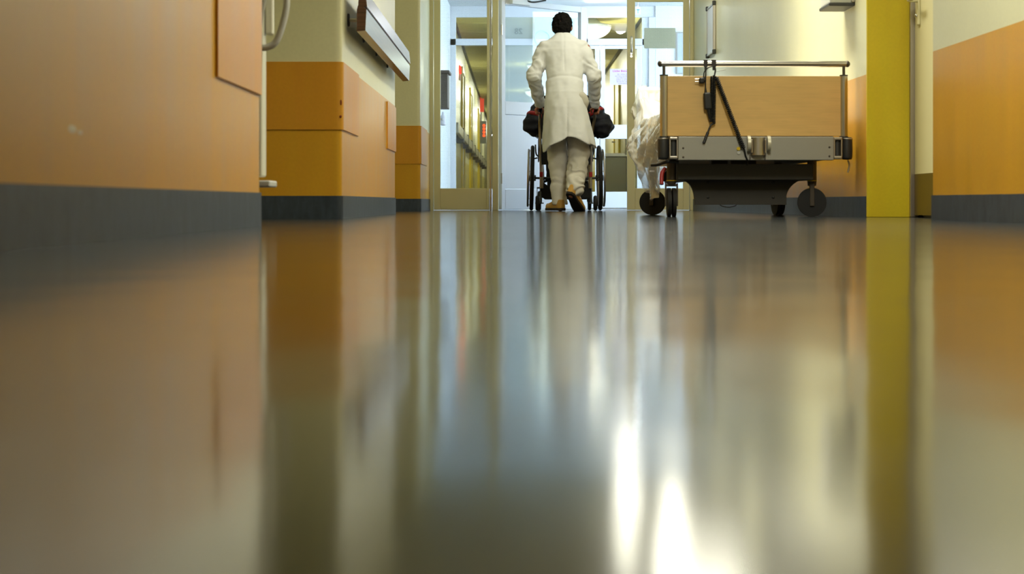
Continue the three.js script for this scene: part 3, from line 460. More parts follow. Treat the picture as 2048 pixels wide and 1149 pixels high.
  { const p = mesh('red_pedal', tube([[X(1333), Y(336), -0.09], [X(1327), Y(345), -0.08], [X(1325), Y(358), -0.07], [X(1325), Y(369), -0.06]], 0.0105, 24), S('#8d1414', 0.45), bed); mesh('pedal_stop', box(X(1308), Y(339), -0.3, X(1318), Y(342), -0.32), M.paper, p); }
  mesh('side_hook', tube([[X(1700), Y(320), -0.05], [X(1703), Y(330), -0.05], [X(1700), Y(345), -0.05]], 0.005, 16), M.steelRough, bed);
  { const c = tube([[X(1450), Y(410), -0.23], [X(1455), Y(413), -0.22], [X(1468), Y(415), -0.22], [X(1481), Y(412), -0.22], [X(1485), Y(408), -0.23]], 0.003, 24); mesh('loose_cable', c, M.black, bed); }
  // head end, higher than the foot end
  const hb = L, HY = 0.775;
  mesh('head_board', box(-0.40, 0.41, hb + 0.01, 0.40, 0.715, hb - 0.01, 0.003), M.maple, bed);
  for (const s of [-1, 1]) { const p = mesh('corner_post', cyl(V(s * 0.425, 0.4, hb), V(s * 0.425, 0.72, hb), 0.0205, 0.0205, 24), M.steel, bed); mesh('bar_stem', cyl(V(s * 0.425, 0.71, hb), V(s * 0.425, HY, hb), 0.0075), M.bronze, p); mesh('bumper', lathe([[0.0005, 0.29], [0.026, 0.295], [0.028, 0.35], [0.026, 0.4], [0.0005, 0.41]], 24).translate(s * 0.425, 0, hb), M.darkGrey, p); }
  mesh('head_bar', [cyl(V(-0.44, HY, hb), V(0.44, HY, hb), 0.0155, 0.0155, 24), ball(V(-0.44, HY, hb), 0.0165), ball(V(0.44, HY, hb), 0.0165)], M.steel, bed);
  mesh('head_beam', box(-0.4, 0.3, hb + 0.02, 0.4, 0.41, hb - 0.02, 0.004), M.alu, bed);

  // mattress and its plastic film are things of their own
  const mt = thing('mattress', 'pale mattress lying on the hospital bed under plastic film', 'mattress', [cx, 0, -BED.d], 0.0178);
  mesh('cushion', box(-0.40, 0.421, -0.07, 0.40, 0.545, L + 0.06, 0.03), M.mattress, mt); mesh('piping', [box(-0.403, 0.478, -0.068, -0.397, 0.488, L + 0.06, 0.002), box(0.397, 0.478, -0.068, 0.403, 0.488, L + 0.06, 0.002)], M.alu, mt);
  const film = thing('plastic_cover', 'crumpled clear plastic film draped over the mattress and head bar', 'plastic cover', [cx, 0, -BED.d], 0.0178);
  const NU = 110, NV = 90, pos = [], idx = [];
  const prof = (tb, u) => { for (let i = 1; i < tb.length; i++) if (u <= tb[i][0]) return lerp(tb[i - 1][1], tb[i][1], sstep(0, 1, (u - tb[i - 1][0]) / (tb[i][0] - tb[i - 1][0]))); return tb[tb.length - 1][1]; };
  for (let i = 0; i <= NU; i++) for (let j = 0; j <= NV; j++) {
    const u = i / NU, v = j / NV, z0 = lerp(-0.12, L - 0.05, u);
    const top = prof([[0, 0.556], [0.62, 0.566], [0.8, 0.58], [0.93, 0.71], [0.985, 0.797], [1, 0.797]], u), bot = prof([[0, 0.30], [0.12, 0.22], [0.28, 0.10], [0.4, 0.085], [0.55, 0.13], [0.68, 0.26], [0.85, 0.27], [1, 0.42]], u);
    const edge = -0.43 - 0.02 * u, wide = prof([[0, 0.015], [0.3, 0.06], [0.65, 0.10], [0.85, 0.085], [1, 0.03]], u);
    let x, y; const wv = 0.3;
    if (v < wv) { const q = v / wv; x = lerp(prof([[0, -0.05], [0.75, -0.05], [0.95, -0.40], [1, -0.40]], u), edge, q); y = top + 0.008 * Math.sin(q * 3.14); }
    else { const q = (v - wv) / (1 - wv); y = lerp(top, bot, q); x = edge - wide * Math.sin(Math.min(1, q * 1.4) * Math.PI / 2) * (1 - 0.75 * sstep(0.55, 1, q)); }
    const hang = sstep(0.2, 0.5, v), fold = 0.016 * Math.sin(u * 34 - v * 8 + 2 * n2(u * 3, v * 2)) + 0.014 * n2(u * 9 - v * 4, v * 2) + 0.006 * n2(u * 22 - v * 9, v * 5) + 0.0022 * n2(u * 40, v * 30);
    x += hang * fold - 0.002; y += (1 - hang) * Math.abs(0.008 * n2(u * 12, v * 9) + 0.003 * n2(u * 30, v * 20)); const z = z0 + hang * (0.05 * (v - 0.3) + 0.02 * n2(u * 9 + 4, v * 6));
    pos.push(x, y, z);
  }
  for (let i = 0; i < NU; i++) for (let j = 0; j < NV; j++) { const a = i * (NV + 1) + j, b = a + NV + 1; idx.push(a, b, a + 1, b, b + 1, a + 1); }
  const fg = new THREE.BufferGeometry(); fg.setAttribute('position', new THREE.Float32BufferAttribute(pos, 3)); fg.setIndex(idx); fg.computeVertexNormals(); fg.setAttribute('uv', new THREE.Float32BufferAttribute(pos.filter((_, i) => i % 3 !== 0), 2));
  mesh('drape', fg, M.film, film);
  { // film wrapped over the head bar and head board
    const p2 = [], i2 = [], A = 60, B = 44;
    for (let i = 0; i <= A; i++) for (let j = 0; j <= B; j++) { const u = i / A, v = j / B, x = lerp(-0.46, 0.44, u), f = 0.006 * n2(u * 12, v * 4) + 0.002 * n2(u * 30, v * 12); const q = v * 2 - 1; const y = Math.abs(q) < 0.08 ? HY + 0.02 + 0.5 * f : lerp(HY + 0.018, 0.56, (Math.abs(q) - 0.08) / 0.92) + (Math.abs(q) > 0.9 ? f : 0); p2.push(x, y, L + Math.sign(q) * (0.024 + 0.02 * sstep(0.05, 0.5, Math.abs(q))) * Math.min(1, Math.abs(q) / 0.08) + f * (Math.abs(q) > 0.2 ? 1 : 0.2)); }
    for (let i = 0; i < A; i++) for (let j = 0; j < B; j++) { const a = i * (B + 1) + j, b = a + B + 1; i2.push(a, b, a + 1, b, b + 1, a + 1); }
    const g2 = new THREE.BufferGeometry(); g2.setAttribute('position', new THREE.Float32BufferAttribute(p2, 3)); g2.setIndex(i2); g2.computeVertexNormals(); g2.setAttribute('uv', new THREE.Float32BufferAttribute(p2.filter((_, i) => i % 3 !== 2), 2)); mesh('head_wrap', g2, M.film, film);
  }
  // hand control cord hanging on the push bar
  const cord = thing('control_cord', 'black coiled bed cord with plug and adapter hooked over the push bar', 'cord', [cx, 0, -BED.d], 0.0178);
  const zc = 0.02;
  for (const [x, w] of [[1411, 8], [1427.5, 9]]) mesh('hook', [r(x - w / 2, 119.5, x + w / 2, 122.3, 0.008, -0.036, 0.002), r(x - w / 2, 120, x + w / 2, 134, 0.0085, 0.0035, 0.002), r(x - w / 2 + 1.5, 133, x + w / 2 - 1.5, 141, 0.0085, 0.0035, 0.002), r(x - w / 2, 120, x + w / 2, 133, -0.032, -0.037, 0.002)], S('#241c1a', 0.5), cord);
  const plug = mesh('plug', [r(1397, 156, 1408, 168, zc + 0.012, zc - 0.014, 0.008), r(1405, 154, 1411, 164, zc + 0.008, zc - 0.008, 0.006)], M.black, cord);
  mesh('prong', [cyl(V(X(1389), Y(159), zc), V(X(1398), Y(159), zc), 0.0024, 0.0024, 10), cyl(V(X(1389), Y(164), zc), V(X(1398), Y(164), zc), 0.0024, 0.0024, 10)], M.chrome, plug);
  mesh('cable', [tube([[X(1426), Y(133), 0.01], [X(1416), Y(136), zc], [X(1408), Y(144), zc], [X(1406), Y(156), zc]], 0.003, 30), tube([[X(1411), Y(134), 0.012], [X(1410.5), Y(150), zc], [X(1410), Y(170), zc], [X(1411), Y(188), zc]], 0.0034, 30), tube([[X(1417), Y(222), zc], [X(1419), Y(235), zc], [X(1420), Y(245), zc]], 0.005, 20), tube([[X(1428), Y(247), zc], [X(1421), Y(251), zc], [X(1414), Y(265), zc + 0.012], [X(1406), Y(285), 0.044]], 0.0045, 30), tube([[X(1429), Y(133), 0.006], [X(1430), Y(141), 0.014], [X(1428), Y(152), zc]], 0.004, 20)], M.black, cord);
  mesh('cable_end', tube([[X(1414), Y(266), zc + 0.014], [X(1409), Y(278), 0.042], [X(1405.5), Y(287), 0.046]], 0.0075, 16), M.black, cord);
  mesh('strain_relief', cyl(V(X(1411), Y(190), zc), V(X(1410), Y(176), zc), 0.007, 0.004), M.black, cord);
  mesh('cable_tie', cyl(V(X(1431), Y(144), 0.016), V(X(1450), Y(140.5), 0.03), 0.0012, 0.0012, 6), M.steelRough, cord);
  { const g = new RoundedBoxGeometry(0.040, 0.088, 0.026, 3, 0.009); g.rotateZ(0.06); g.translate(X(1414), Y(203), zc + 0.004); mesh('adapter', [g, cyl(V(X(1415.5), Y(217), zc + 0.003), V(X(1418.5), Y(238), zc), 0.012, 0.006)], S('#161617', 0.42), cord); }
  const coil = (a, b, turns, rad, rr) => { const pts = [], n = turns * 14, dir = b.clone().sub(a).normalize(), s1 = V(0, 0, 1), s2 = dir.clone().cross(s1).normalize(); for (let i = 0; i <= n; i++) { const q = i / n, an = q * turns * 2 * Math.PI; pts.push(a.clone().lerp(b, q).addScaledVector(s1, Math.cos(an) * rad).addScaledVector(s2, Math.sin(an) * rad)); } return new THREE.TubeGeometry(new THREE.CatmullRomCurve3(pts), n, rr, 5, false); };
  mesh('coiled_lead', coil(V(X(1431), Y(154), zc), V(X(1484), Y(297), 0.052), 40, 0.0095, 0.0035), M.black, cord);
  mesh('coiled_bundle', [coil(V(X(1428), Y(152), zc + 0.002), V(X(1426.5), Y(247), zc + 0.002), 30, 0.0075, 0.003), coil(V(X(1423), Y(154), zc), V(X(1422), Y(244), zc), 30, 0.0065, 0.003)], M.black, cord);
  mesh('lead_end', tube([[X(1484), Y(296), 0.052], [X(1487), Y(303), 0.048], [X(1489), Y(312), 0.042], [X(1493), Y(321), 0.03], [X(1496), Y(330), -0.03]], 0.0042, 30), M.black, cord);
}

// ---------------------------------------------------------------- figures: distance fields meshed with surface nets
function surfaceNets(f, lo, hi, cell) {
  const nx = Math.ceil((hi[0] - lo[0]) / cell) + 1, ny = Math.ceil((hi[1] - lo[1]) / cell) + 1, nz = Math.ceil((hi[2] - lo[2]) / cell) + 1;
  const val = new Float32Array(nx * ny * nz), id = (i, j, k) => i + nx * (j + ny * k);
  for (let k = 0; k < nz; k++) for (let j = 0; j < ny; j++) for (let i = 0; i < nx; i++) val[id(i, j, k)] = f(lo[0] + i * cell, lo[1] + j * cell, lo[2] + k * cell);
  const vid = new Int32Array(nx * ny * nz).fill(-1), pos = [], index = [];
  const E = [[0, 1], [2, 3], [4, 5], [6, 7], [0, 2], [1, 3], [4, 6], [5, 7], [0, 4], [1, 5], [2, 6], [3, 7]];
  for (let k = 0; k < nz - 1; k++) for (let j = 0; j < ny - 1; j++) for (let i = 0; i < nx - 1; i++) {
    const c = []; let m = 0; for (let q = 0; q < 8; q++) { const v = val[id(i + (q & 1), j + ((q >> 1) & 1), k + (q >> 2))]; c.push(v); if (v < 0) m++; }
    if (!m || m === 8) continue;
    let x = 0, y = 0, z = 0, n = 0;
    for (const [a, b] of E) if ((c[a] < 0) !== (c[b] < 0)) { const s = c[a] / (c[a] - c[b]); x += lerp(a & 1, b & 1, s); y += lerp((a >> 1) & 1, (b >> 1) & 1, s); z += lerp(a >> 2, b >> 2, s); n++; }
    vid[id(i, j, k)] = pos.length / 3; pos.push(lo[0] + (i + x / n) * cell, lo[1] + (j + y / n) * cell, lo[2] + (k + z / n) * cell);
  }
  const quad = (a, b, c, d, flip) => { if (a < 0 || b < 0 || c < 0 || d < 0) return; flip ? index.push(a, c, b, a, d, c) : index.push(a, b, c, a, c, d); };
  for (let k = 1; k < nz - 1; k++) for (let j = 1; j < ny - 1; j++) for (let i = 1; i < nx - 1; i++) {
    const v = val[id(i, j, k)] < 0;
    if (v !== val[id(i + 1, j, k)] < 0) quad(vid[id(i, j - 1, k - 1)], vid[id(i, j, k - 1)], vid[id(i, j, k)], vid[id(i, j - 1, k)], !v);
    if (v !== val[id(i, j + 1, k)] < 0) quad(vid[id(i - 1, j, k - 1)], vid[id(i - 1, j, k)], vid[id(i, j, k)], vid[id(i, j, k - 1)], !v);
    if (v !== val[id(i, j, k + 1)] < 0) quad(vid[id(i - 1, j - 1, k)], vid[id(i, j - 1, k)], vid[id(i, j, k)], vid[id(i - 1, j, k)], !v);
  }
  const g = new THREE.BufferGeometry(); g.setAttribute('position', new THREE.Float32BufferAttribute(pos, 3)); g.setIndex(index); g.computeVertexNormals();
  const uv = []; for (let i = 0; i < pos.length; i += 3) uv.push(pos[i] + 0.4 * pos[i + 2], pos[i + 1]); g.setAttribute('uv', new THREE.Float32BufferAttribute(uv, 2));
  return g;
}
const smin = (a, b, k) => { const h = Math.max(k - Math.abs(a - b), 0) / k; return Math.min(a, b) - h * h * k * 0.25; };
const cone = (x, y, z, a, b, ra, rb) => { const bx = b.x - a.x, by = b.y - a.y, bz = b.z - a.z, t = clamp(((x - a.x) * bx + (y - a.y) * by + (z - a.z) * bz) / (bx * bx + by * by + bz * bz + 1e-9), 0, 1); return Math.hypot(x - a.x - t * bx, y - a.y - t * by, z - a.z - t * bz) - lerp(ra, rb, t); };
const ell = (x, y, z, c, rx, ry, rz) => { const q = Math.hypot((x - c.x) / rx, (y - c.y) / ry, (z - c.z) / rz); return (q - 1) * Math.min(rx, ry, rz); };
const bones = (list, k) => (x, y, z) => { let d = 9; for (const [a, b, ra, rb] of list) d = smin(d, cone(x, y, z, a, b, ra, rb), k); return d; };
const table = (tb, y) => { if (y >= tb[0][0]) return tb[0]; for (let i = 1; i < tb.length; i++) if (y >= tb[i][0]) { const q = (tb[i - 1][0] - y) / (tb[i - 1][0] - tb[i][0]); return tb[i].map((v, n) => lerp(tb[i - 1][n], v, q)); } return tb[tb.length - 1]; };
// a hand closed around a bar that runs along z below the palm: wrist w, bar centre c, side -1 left 1 right
function handField(w, c, s) {
  const list = [[w, V(c.x, c.y + 0.028, c.z + 0.035), 0.024, 0.026], [V(c.x + s * 0.012, c.y + 0.03, c.z + 0.035), V(c.x + s * 0.012, c.y + 0.03, c.z - 0.03), 0.019, 0.016]];
  [[-0.034, 0.92], [-0.012, 1], [0.01, 0.96], [0.031, 0.8]].forEach(([z, q]) => {
    const k1 = V(c.x + s * 0.018, c.y + 0.031, c.z + z), k2 = V(c.x + s * 0.034 * q, c.y + 0.006, c.z + z), k3 = V(c.x + s * 0.026 * q, c.y - 0.024 * q, c.z + z), k4 = V(c.x + s * 0.002, c.y - 0.031 * q, c.z + z);
    list.push([k1, k2, 0.0105, 0.0098], [k2, k3, 0.0098, 0.009], [k3, k4, 0.009, 0.0078]);
  });
  const t1 = V(c.x - s * 0.012, c.y + 0.024, c.z + 0.03), t2 = V(c.x - s * 0.034, c.y + 0.006, c.z + 0.002), t3 = V(c.x - s * 0.028, c.y - 0.018, c.z - 0.026);
  list.push([t1, t2, 0.0125, 0.011], [t2, t3, 0.0105, 0.0085]);
  return bones(list, 0.006);
}
// a head that looks along `look` (unit, horizontal-ish), centre c
function headField(c, look, up) {
  const side = look.clone().cross(up).normalize();
  const P = (a, b, g) => c.clone().addScaledVector(side, a).addScaledVector(up, b).addScaledVector(look, g);
  return (X, Yy, Z) => {
    const q = V(X - c.x, Yy - c.y, Z - c.z), a = q.dot(side), b = q.dot(up), g = q.dot(look), o = V(0, 0, 0);
    let d = ell(a, b, g, V(0, 0.02, -0.012), 0.076, 0.1, 0.097);
    d = smin(d, ell(a, b, g, V(0, -0.045, 0.03), 0.058, 0.07, 0.062), 0.04);
    d = smin(d, cone(a, b, g, V(0, 0.012, 0.088), V(0, -0.028, 0.112), 0.009, 0.014), 0.014);
    d = smin(d, ell(a, b, g, V(0, -0.105, 0.062), 0.026, 0.018, 0.022), 0.02);
    for (const s of [-1, 1]) { d = Math.max(d, -(Math.hypot(a - s * 0.031, b - 0.004, g - 0.094) - 0.012)); d = Math.min(d, Math.hypot(a - s * 0.031, b - 0.004, g - 0.083) - 0.0125); d = smin(d, ell(a, b, g, V(s * 0.08, -0.01, -0.01), 0.01, 0.033, 0.02), 0.008); }
    d = smin(d, cone(a, b, g, V(-0.02, -0.066, 0.086), V(0.02, -0.066, 0.086), 0.006, 0.006), 0.006);
    return d;
  };
}
const cells = (pts, pad) => { const lo = [1e9, 1e9, 1e9], hi = [-1e9, -1e9, -1e9]; for (const p of pts) [p.x, p.y, p.z].forEach((v, i) => { lo[i] = Math.min(lo[i], v - pad); hi[i] = Math.max(hi[i], v + pad); }); return [lo, hi]; };

// ---------------------------------------------------------------- person in a white coat pushing the wheelchair
{
  const fig = thing('person', 'person in a white coat and pale trousers pushing a wheelchair', 'person');
  const J = (px, py, d) => at(px, py, d);
  const head = J(1124.5, 55, 15.5), neck = J(1127, 84, 15.43), shL = J(1086, 99, 15.38), shR = J(1168, 99, 15.38), elL = J(1067, 152, 15.3), elR = J(1188, 152, 15.3), grL = J(1079, 221, 15.68), grR = J(1190, 221, 15.68);
  const wrL = V(grL.x + 0.004, grL.y + 0.05, grL.z + 0.085), wrR = V(grR.x - 0.004, grR.y + 0.05, grR.z + 0.085);
  const chest = J(1128, 118, 15.36), waist = J(1130, 158, 15.26), pelvis = J(1133, 196, 15.16);
  const hipL = J(1115, 204, 15.16), hipR = J(1151, 204, 15.16), knL = J(1115, 306, 15.32), knR = J(1158, 306, 15.2), anL = J(1120, 402, 15.18), anR = J(1150, 376, 14.9);
  const heelL = V(anL.x + 0.004, 0.035, anL.z + 0.05), toeL = V(anL.x - 0.075, 0.03, anL.z - 0.15), heelR = J(1143, 387, 14.84), toeR = J(1160, 417, 15.05);
  // body
  const look = V(0.06, -0.42, -0.9).normalize(), up = V(0, 0.9, -0.42).normalize();
  const bl = [[J(1125, 74, 15.45), neck, 0.052, 0.058], [neck, chest, 0.07, 0.11], [shL, shR, 0.055, 0.055], [chest, waist, 0.115, 0.105], [waist, pelvis, 0.105, 0.12], [shL, elL, 0.046, 0.037], [elL, wrL, 0.037, 0.025], [shR, elR, 0.046, 0.037], [elR, wrR, 0.037, 0.025], [hipL, knL, 0.075, 0.05], [knL, anL, 0.05, 0.034], [hipR, knR, 0.075, 0.05], [knR, anR, 0.05, 0.034], [anL, heelL, 0.03, 0.03], [heelL, toeL, 0.03, 0.022], [anR, heelR, 0.03, 0.03], [heelR, toeR, 0.03, 0.022]];
  const bf = bones(bl, 0.03), hf = headField(head, look, up), all = bl.flatMap((b) => [b[0], b[1]]);
  const parts = [surfaceNets(bf, ...cells(all, 0.14), 0.013)];
  parts.push(surfaceNets((x, y, z) => smin(hf(x, y, z), cone(x, y, z, J(1125, 68, 15.47), neck, 0.05, 0.055), 0.02), ...cells([head, neck], 0.14), 0.004));
  for (const [w, g, s] of [[wrL, grL, -1], [wrR, grR, 1]]) parts.push(surfaceNets(handField(w, g, s), ...cells([w, g], 0.062), 0.0032));
  mesh('body', parts, M.skin, fig);
  // hair
  const sideV = look.clone().cross(up).normalize();
  const hairF = (x, y, z) => { const q = V(x - head.x, y - head.y, z - head.z), a = q.dot(sideV), b = q.dot(up), g = q.dot(look); let d = ell(a, b, g, V(0, 0.024, -0.016), 0.086, 0.102, 0.1); d = smin(d, ell(a, b, g, V(0, -0.035, -0.048), 0.072, 0.075, 0.055), 0.03); d -= 0.007 * n3(x * 26, y * 26, z * 26) + 0.004 * n3(x * 70, y * 40, z * 70); d = Math.max(d, g - 0.055 - Math.max(0, b - 0.03) * 0.6); return Math.max(d, -(b + 0.095)); };
  mesh('hair', surfaceNets(hairF, ...cells([head], 0.16), 0.005), M.hair, fig);
  // coat: rings [y, centre x, half width, centre z, half depth]
  const row = (py, x0, x1, d, hz) => { const a = J(x0, py, d), b = J(x1, py, d); return [a.y, (a.x + b.x) / 2, (b.x - a.x) / 2, a.z, hz]; };
  const rows = [row(66, 1112, 1140, 15.43, 0.055), row(74, 1103, 1152, 15.42, 0.08), row(84, 1090, 1165, 15.40, 0.105), row(100, 1083, 1171, 15.38, 0.13), row(125, 1089, 1168, 15.34, 0.145), row(155, 1093, 1165, 15.26, 0.14), row(185, 1091, 1168, 15.18, 0.155), row(215, 1088.5, 1173, 15.14, 0.17), row(250, 1086.5, 1182, 15.12, 0.19), row(300, 1084, 1194, 15.10, 0.215)];
  const sl = bones([[V(shL.x + 0.02, shL.y - 0.0, shL.z), elL, 0.075, 0.058], [elL, V(wrL.x, wrL.y + 0.008, wrL.z + 0.01), 0.06, 0.046], [V(shR.x - 0.02, shR.y, shR.z), elR, 0.075, 0.058], [elR, V(wrR.x, wrR.y + 0.008, wrR.z + 0.01), 0.06, 0.046]], 0.02);
  const belt = J(1130, 153, 15.2).y, seamX = J(1134, 200, 15.2).x;
  const coatF = (x, y, z) => {
    const [, cx, rx, cz, rz] = table(rows, y), lowness = sstep(1.0, 0.62, y), an = Math.atan2(z - cz, x - cx);
    const rad = Math.hypot((x - cx) / rx, (z - cz) / rz), fold = lowness * (0.05 * Math.sin(an * 5 + 1.2 + 3 * y) + 0.014 * Math.sin(an * 9 + 0.4)) + 0.02 * n3(x * 5, y * 4, z * 5);
    let d = (rad - 1 - fold) * Math.min(rx, rz) * 0.9 - 0.0035 * n3(x * 10 + y * 4, y * 4 - x * 6, z * 6) - 0.001 * n3(x * 16 - y * 14, y * 16 + x * 10, z * 12); const outer = d;
    d = Math.max(d, y - rows[0][0]);
    const by = y - (belt - 1.1 * (x - cx) * (x - cx)); d += 0.006 * Math.exp(-(by * by) / 0.00012) - 0.003 * sstep(0.012, -0.012, by) * sstep(-0.09, -0.05, by);   // seam and half belt
    if (z > cz) { const sx = x - seamX - 0.0; d += 0.005 * Math.exp(-(sx * sx) / 0.00012) * sstep(0.98, 0.85, y) - 0.006 * sstep(0.0, 0.004, sx) * sstep(0.06, 0.01, sx) * sstep(0.9, 0.75, y) ; const cs = x - cx; d += 0.004 * Math.exp(-(cs * cs) / 0.00005) * sstep(1.17, 1.2, y); }
    const hem = J(1135, 275, 15.1).y - 0.42 * (x - seamX) * (x - seamX) - (x < seamX ? 0.11 * (seamX - x) / 0.2 : 0.05 * (x - seamX) / 0.2) + 0.008 * Math.sin(an * 6);
    d = Math.max(d, hem - y);
    if (y < 0.98) d = Math.max(d, -(outer + 0.019));
    let sd = sl(x, y, z) - 0.007 * n3(x * 9, y * 13, z * 9) - 0.0035 * Math.sin(46 * (y + 0.5 * x * Math.sign(0.15 - x)) + 7 * n3(x * 6, y * 6, z * 6));
    return smin(d, sd, 0.03);
  };
  mesh('coat', surfaceNets(coatF, ...cells([shL, shR, elL, elR, wrL, wrR, V(0.15, 0.55, -15.3), V(0.15, 1.5, -15.0), V(-0.08, 0.6, -14.88), V(0.44, 0.6, -15.35)], 0.1), 0.0075), M.coat, fig);
  // trousers
  const kk = (p, q, s) => p.clone().lerp(q, s);
  const tf = bones([[V(hipL.x, hipL.y + 0.05, hipL.z), hipR, 0.1, 0.1], [hipL, knL, 0.098, 0.084], [knL, V(anL.x, anL.y - 0.01, anL.z), 0.082, 0.066], [hipR, knR, 0.1, 0.088], [knR, V(anR.x, anR.y + 0.005, anR.z + 0.01), 0.088, 0.078]], 0.025);
  const legCut = (x, y, z) => Math.max(0.055 - y, -9);
  const trF = (x, y, z) => { let d = tf(x, y, z); const low = sstep(0.62, 0.2, y); d -= 0.008 * n3(x * 6, y * 9, z * 6) + low * (x > 0.17 ? 0.009 : 0.004) * Math.sin(y * 58 + 22 * (x - 0.2) + 5 * n3(x * 6, y * 6, z * 6)) + 0.001 * n3(x * 20, y * 30, z * 20); return Math.max(d, legCut(x, y, z)); };
  mesh('trousers', surfaceNets(trF, ...cells([hipL, hipR, knL, knR, anL, anR], 0.15), 0.008), M.trousers, fig);
  // shoes, each with its sole
  for (const [h, tt, an, nrm] of [[heelL, toeL, anL, V(0, 1, 0)], [heelR, toeR, anR, null]]) {
    const fwd = tt.clone().sub(h).normalize(), upv = nrm ?? an.clone().sub(h).addScaledVector(fwd, -an.clone().sub(h).dot(fwd)).normalize(), sd = fwd.clone().cross(upv).normalize(), L = tt.distanceTo(h) + 0.09, o = h.clone().addScaledVector(fwd, -0.045);
    const loc = (x, y, z) => { const q = V(x - o.x, y - o.y, z - o.z); return [q.dot(sd), q.dot(upv), q.dot(fwd)]; };
    const wid = (g) => 0.036 + 0.013 * sstep(0.3, 0.75, g / L) - 0.03 * sstep(0.86, 1.02, g / L) - 0.014 * sstep(0.1, 0, g / L);
    const up2 = surfaceNets((x, y, z) => { const [a, b, g] = loc(x, y, z); const top = lerp(0.062, 0.03, sstep(0.3, 0.85, g / L)); let d = Math.max(Math.abs(a) - wid(g) * Math.sqrt(clamp(1 - Math.max(0, b / (top + 0.012)) ** 2, 0.02, 1)), b - top, -0.012 - b, -g, g - L); return d; }, ...cells([h, tt], 0.12), 0.005);
    const sole = surfaceNets((x, y, z) => { const [a, b, g] = loc(x, y, z); return Math.max(Math.abs(a) - wid(g) - 0.004, Math.abs(b + 0.02) - 0.0115, -g - 0.004, g - L - 0.004); }, ...cells([h, tt], 0.12), 0.005);
    const sh = mesh('shoe', up2, M.shoe, fig); tag(mesh('sole', sole, M.sole, sh), 'dark rubber sole');
  }
}

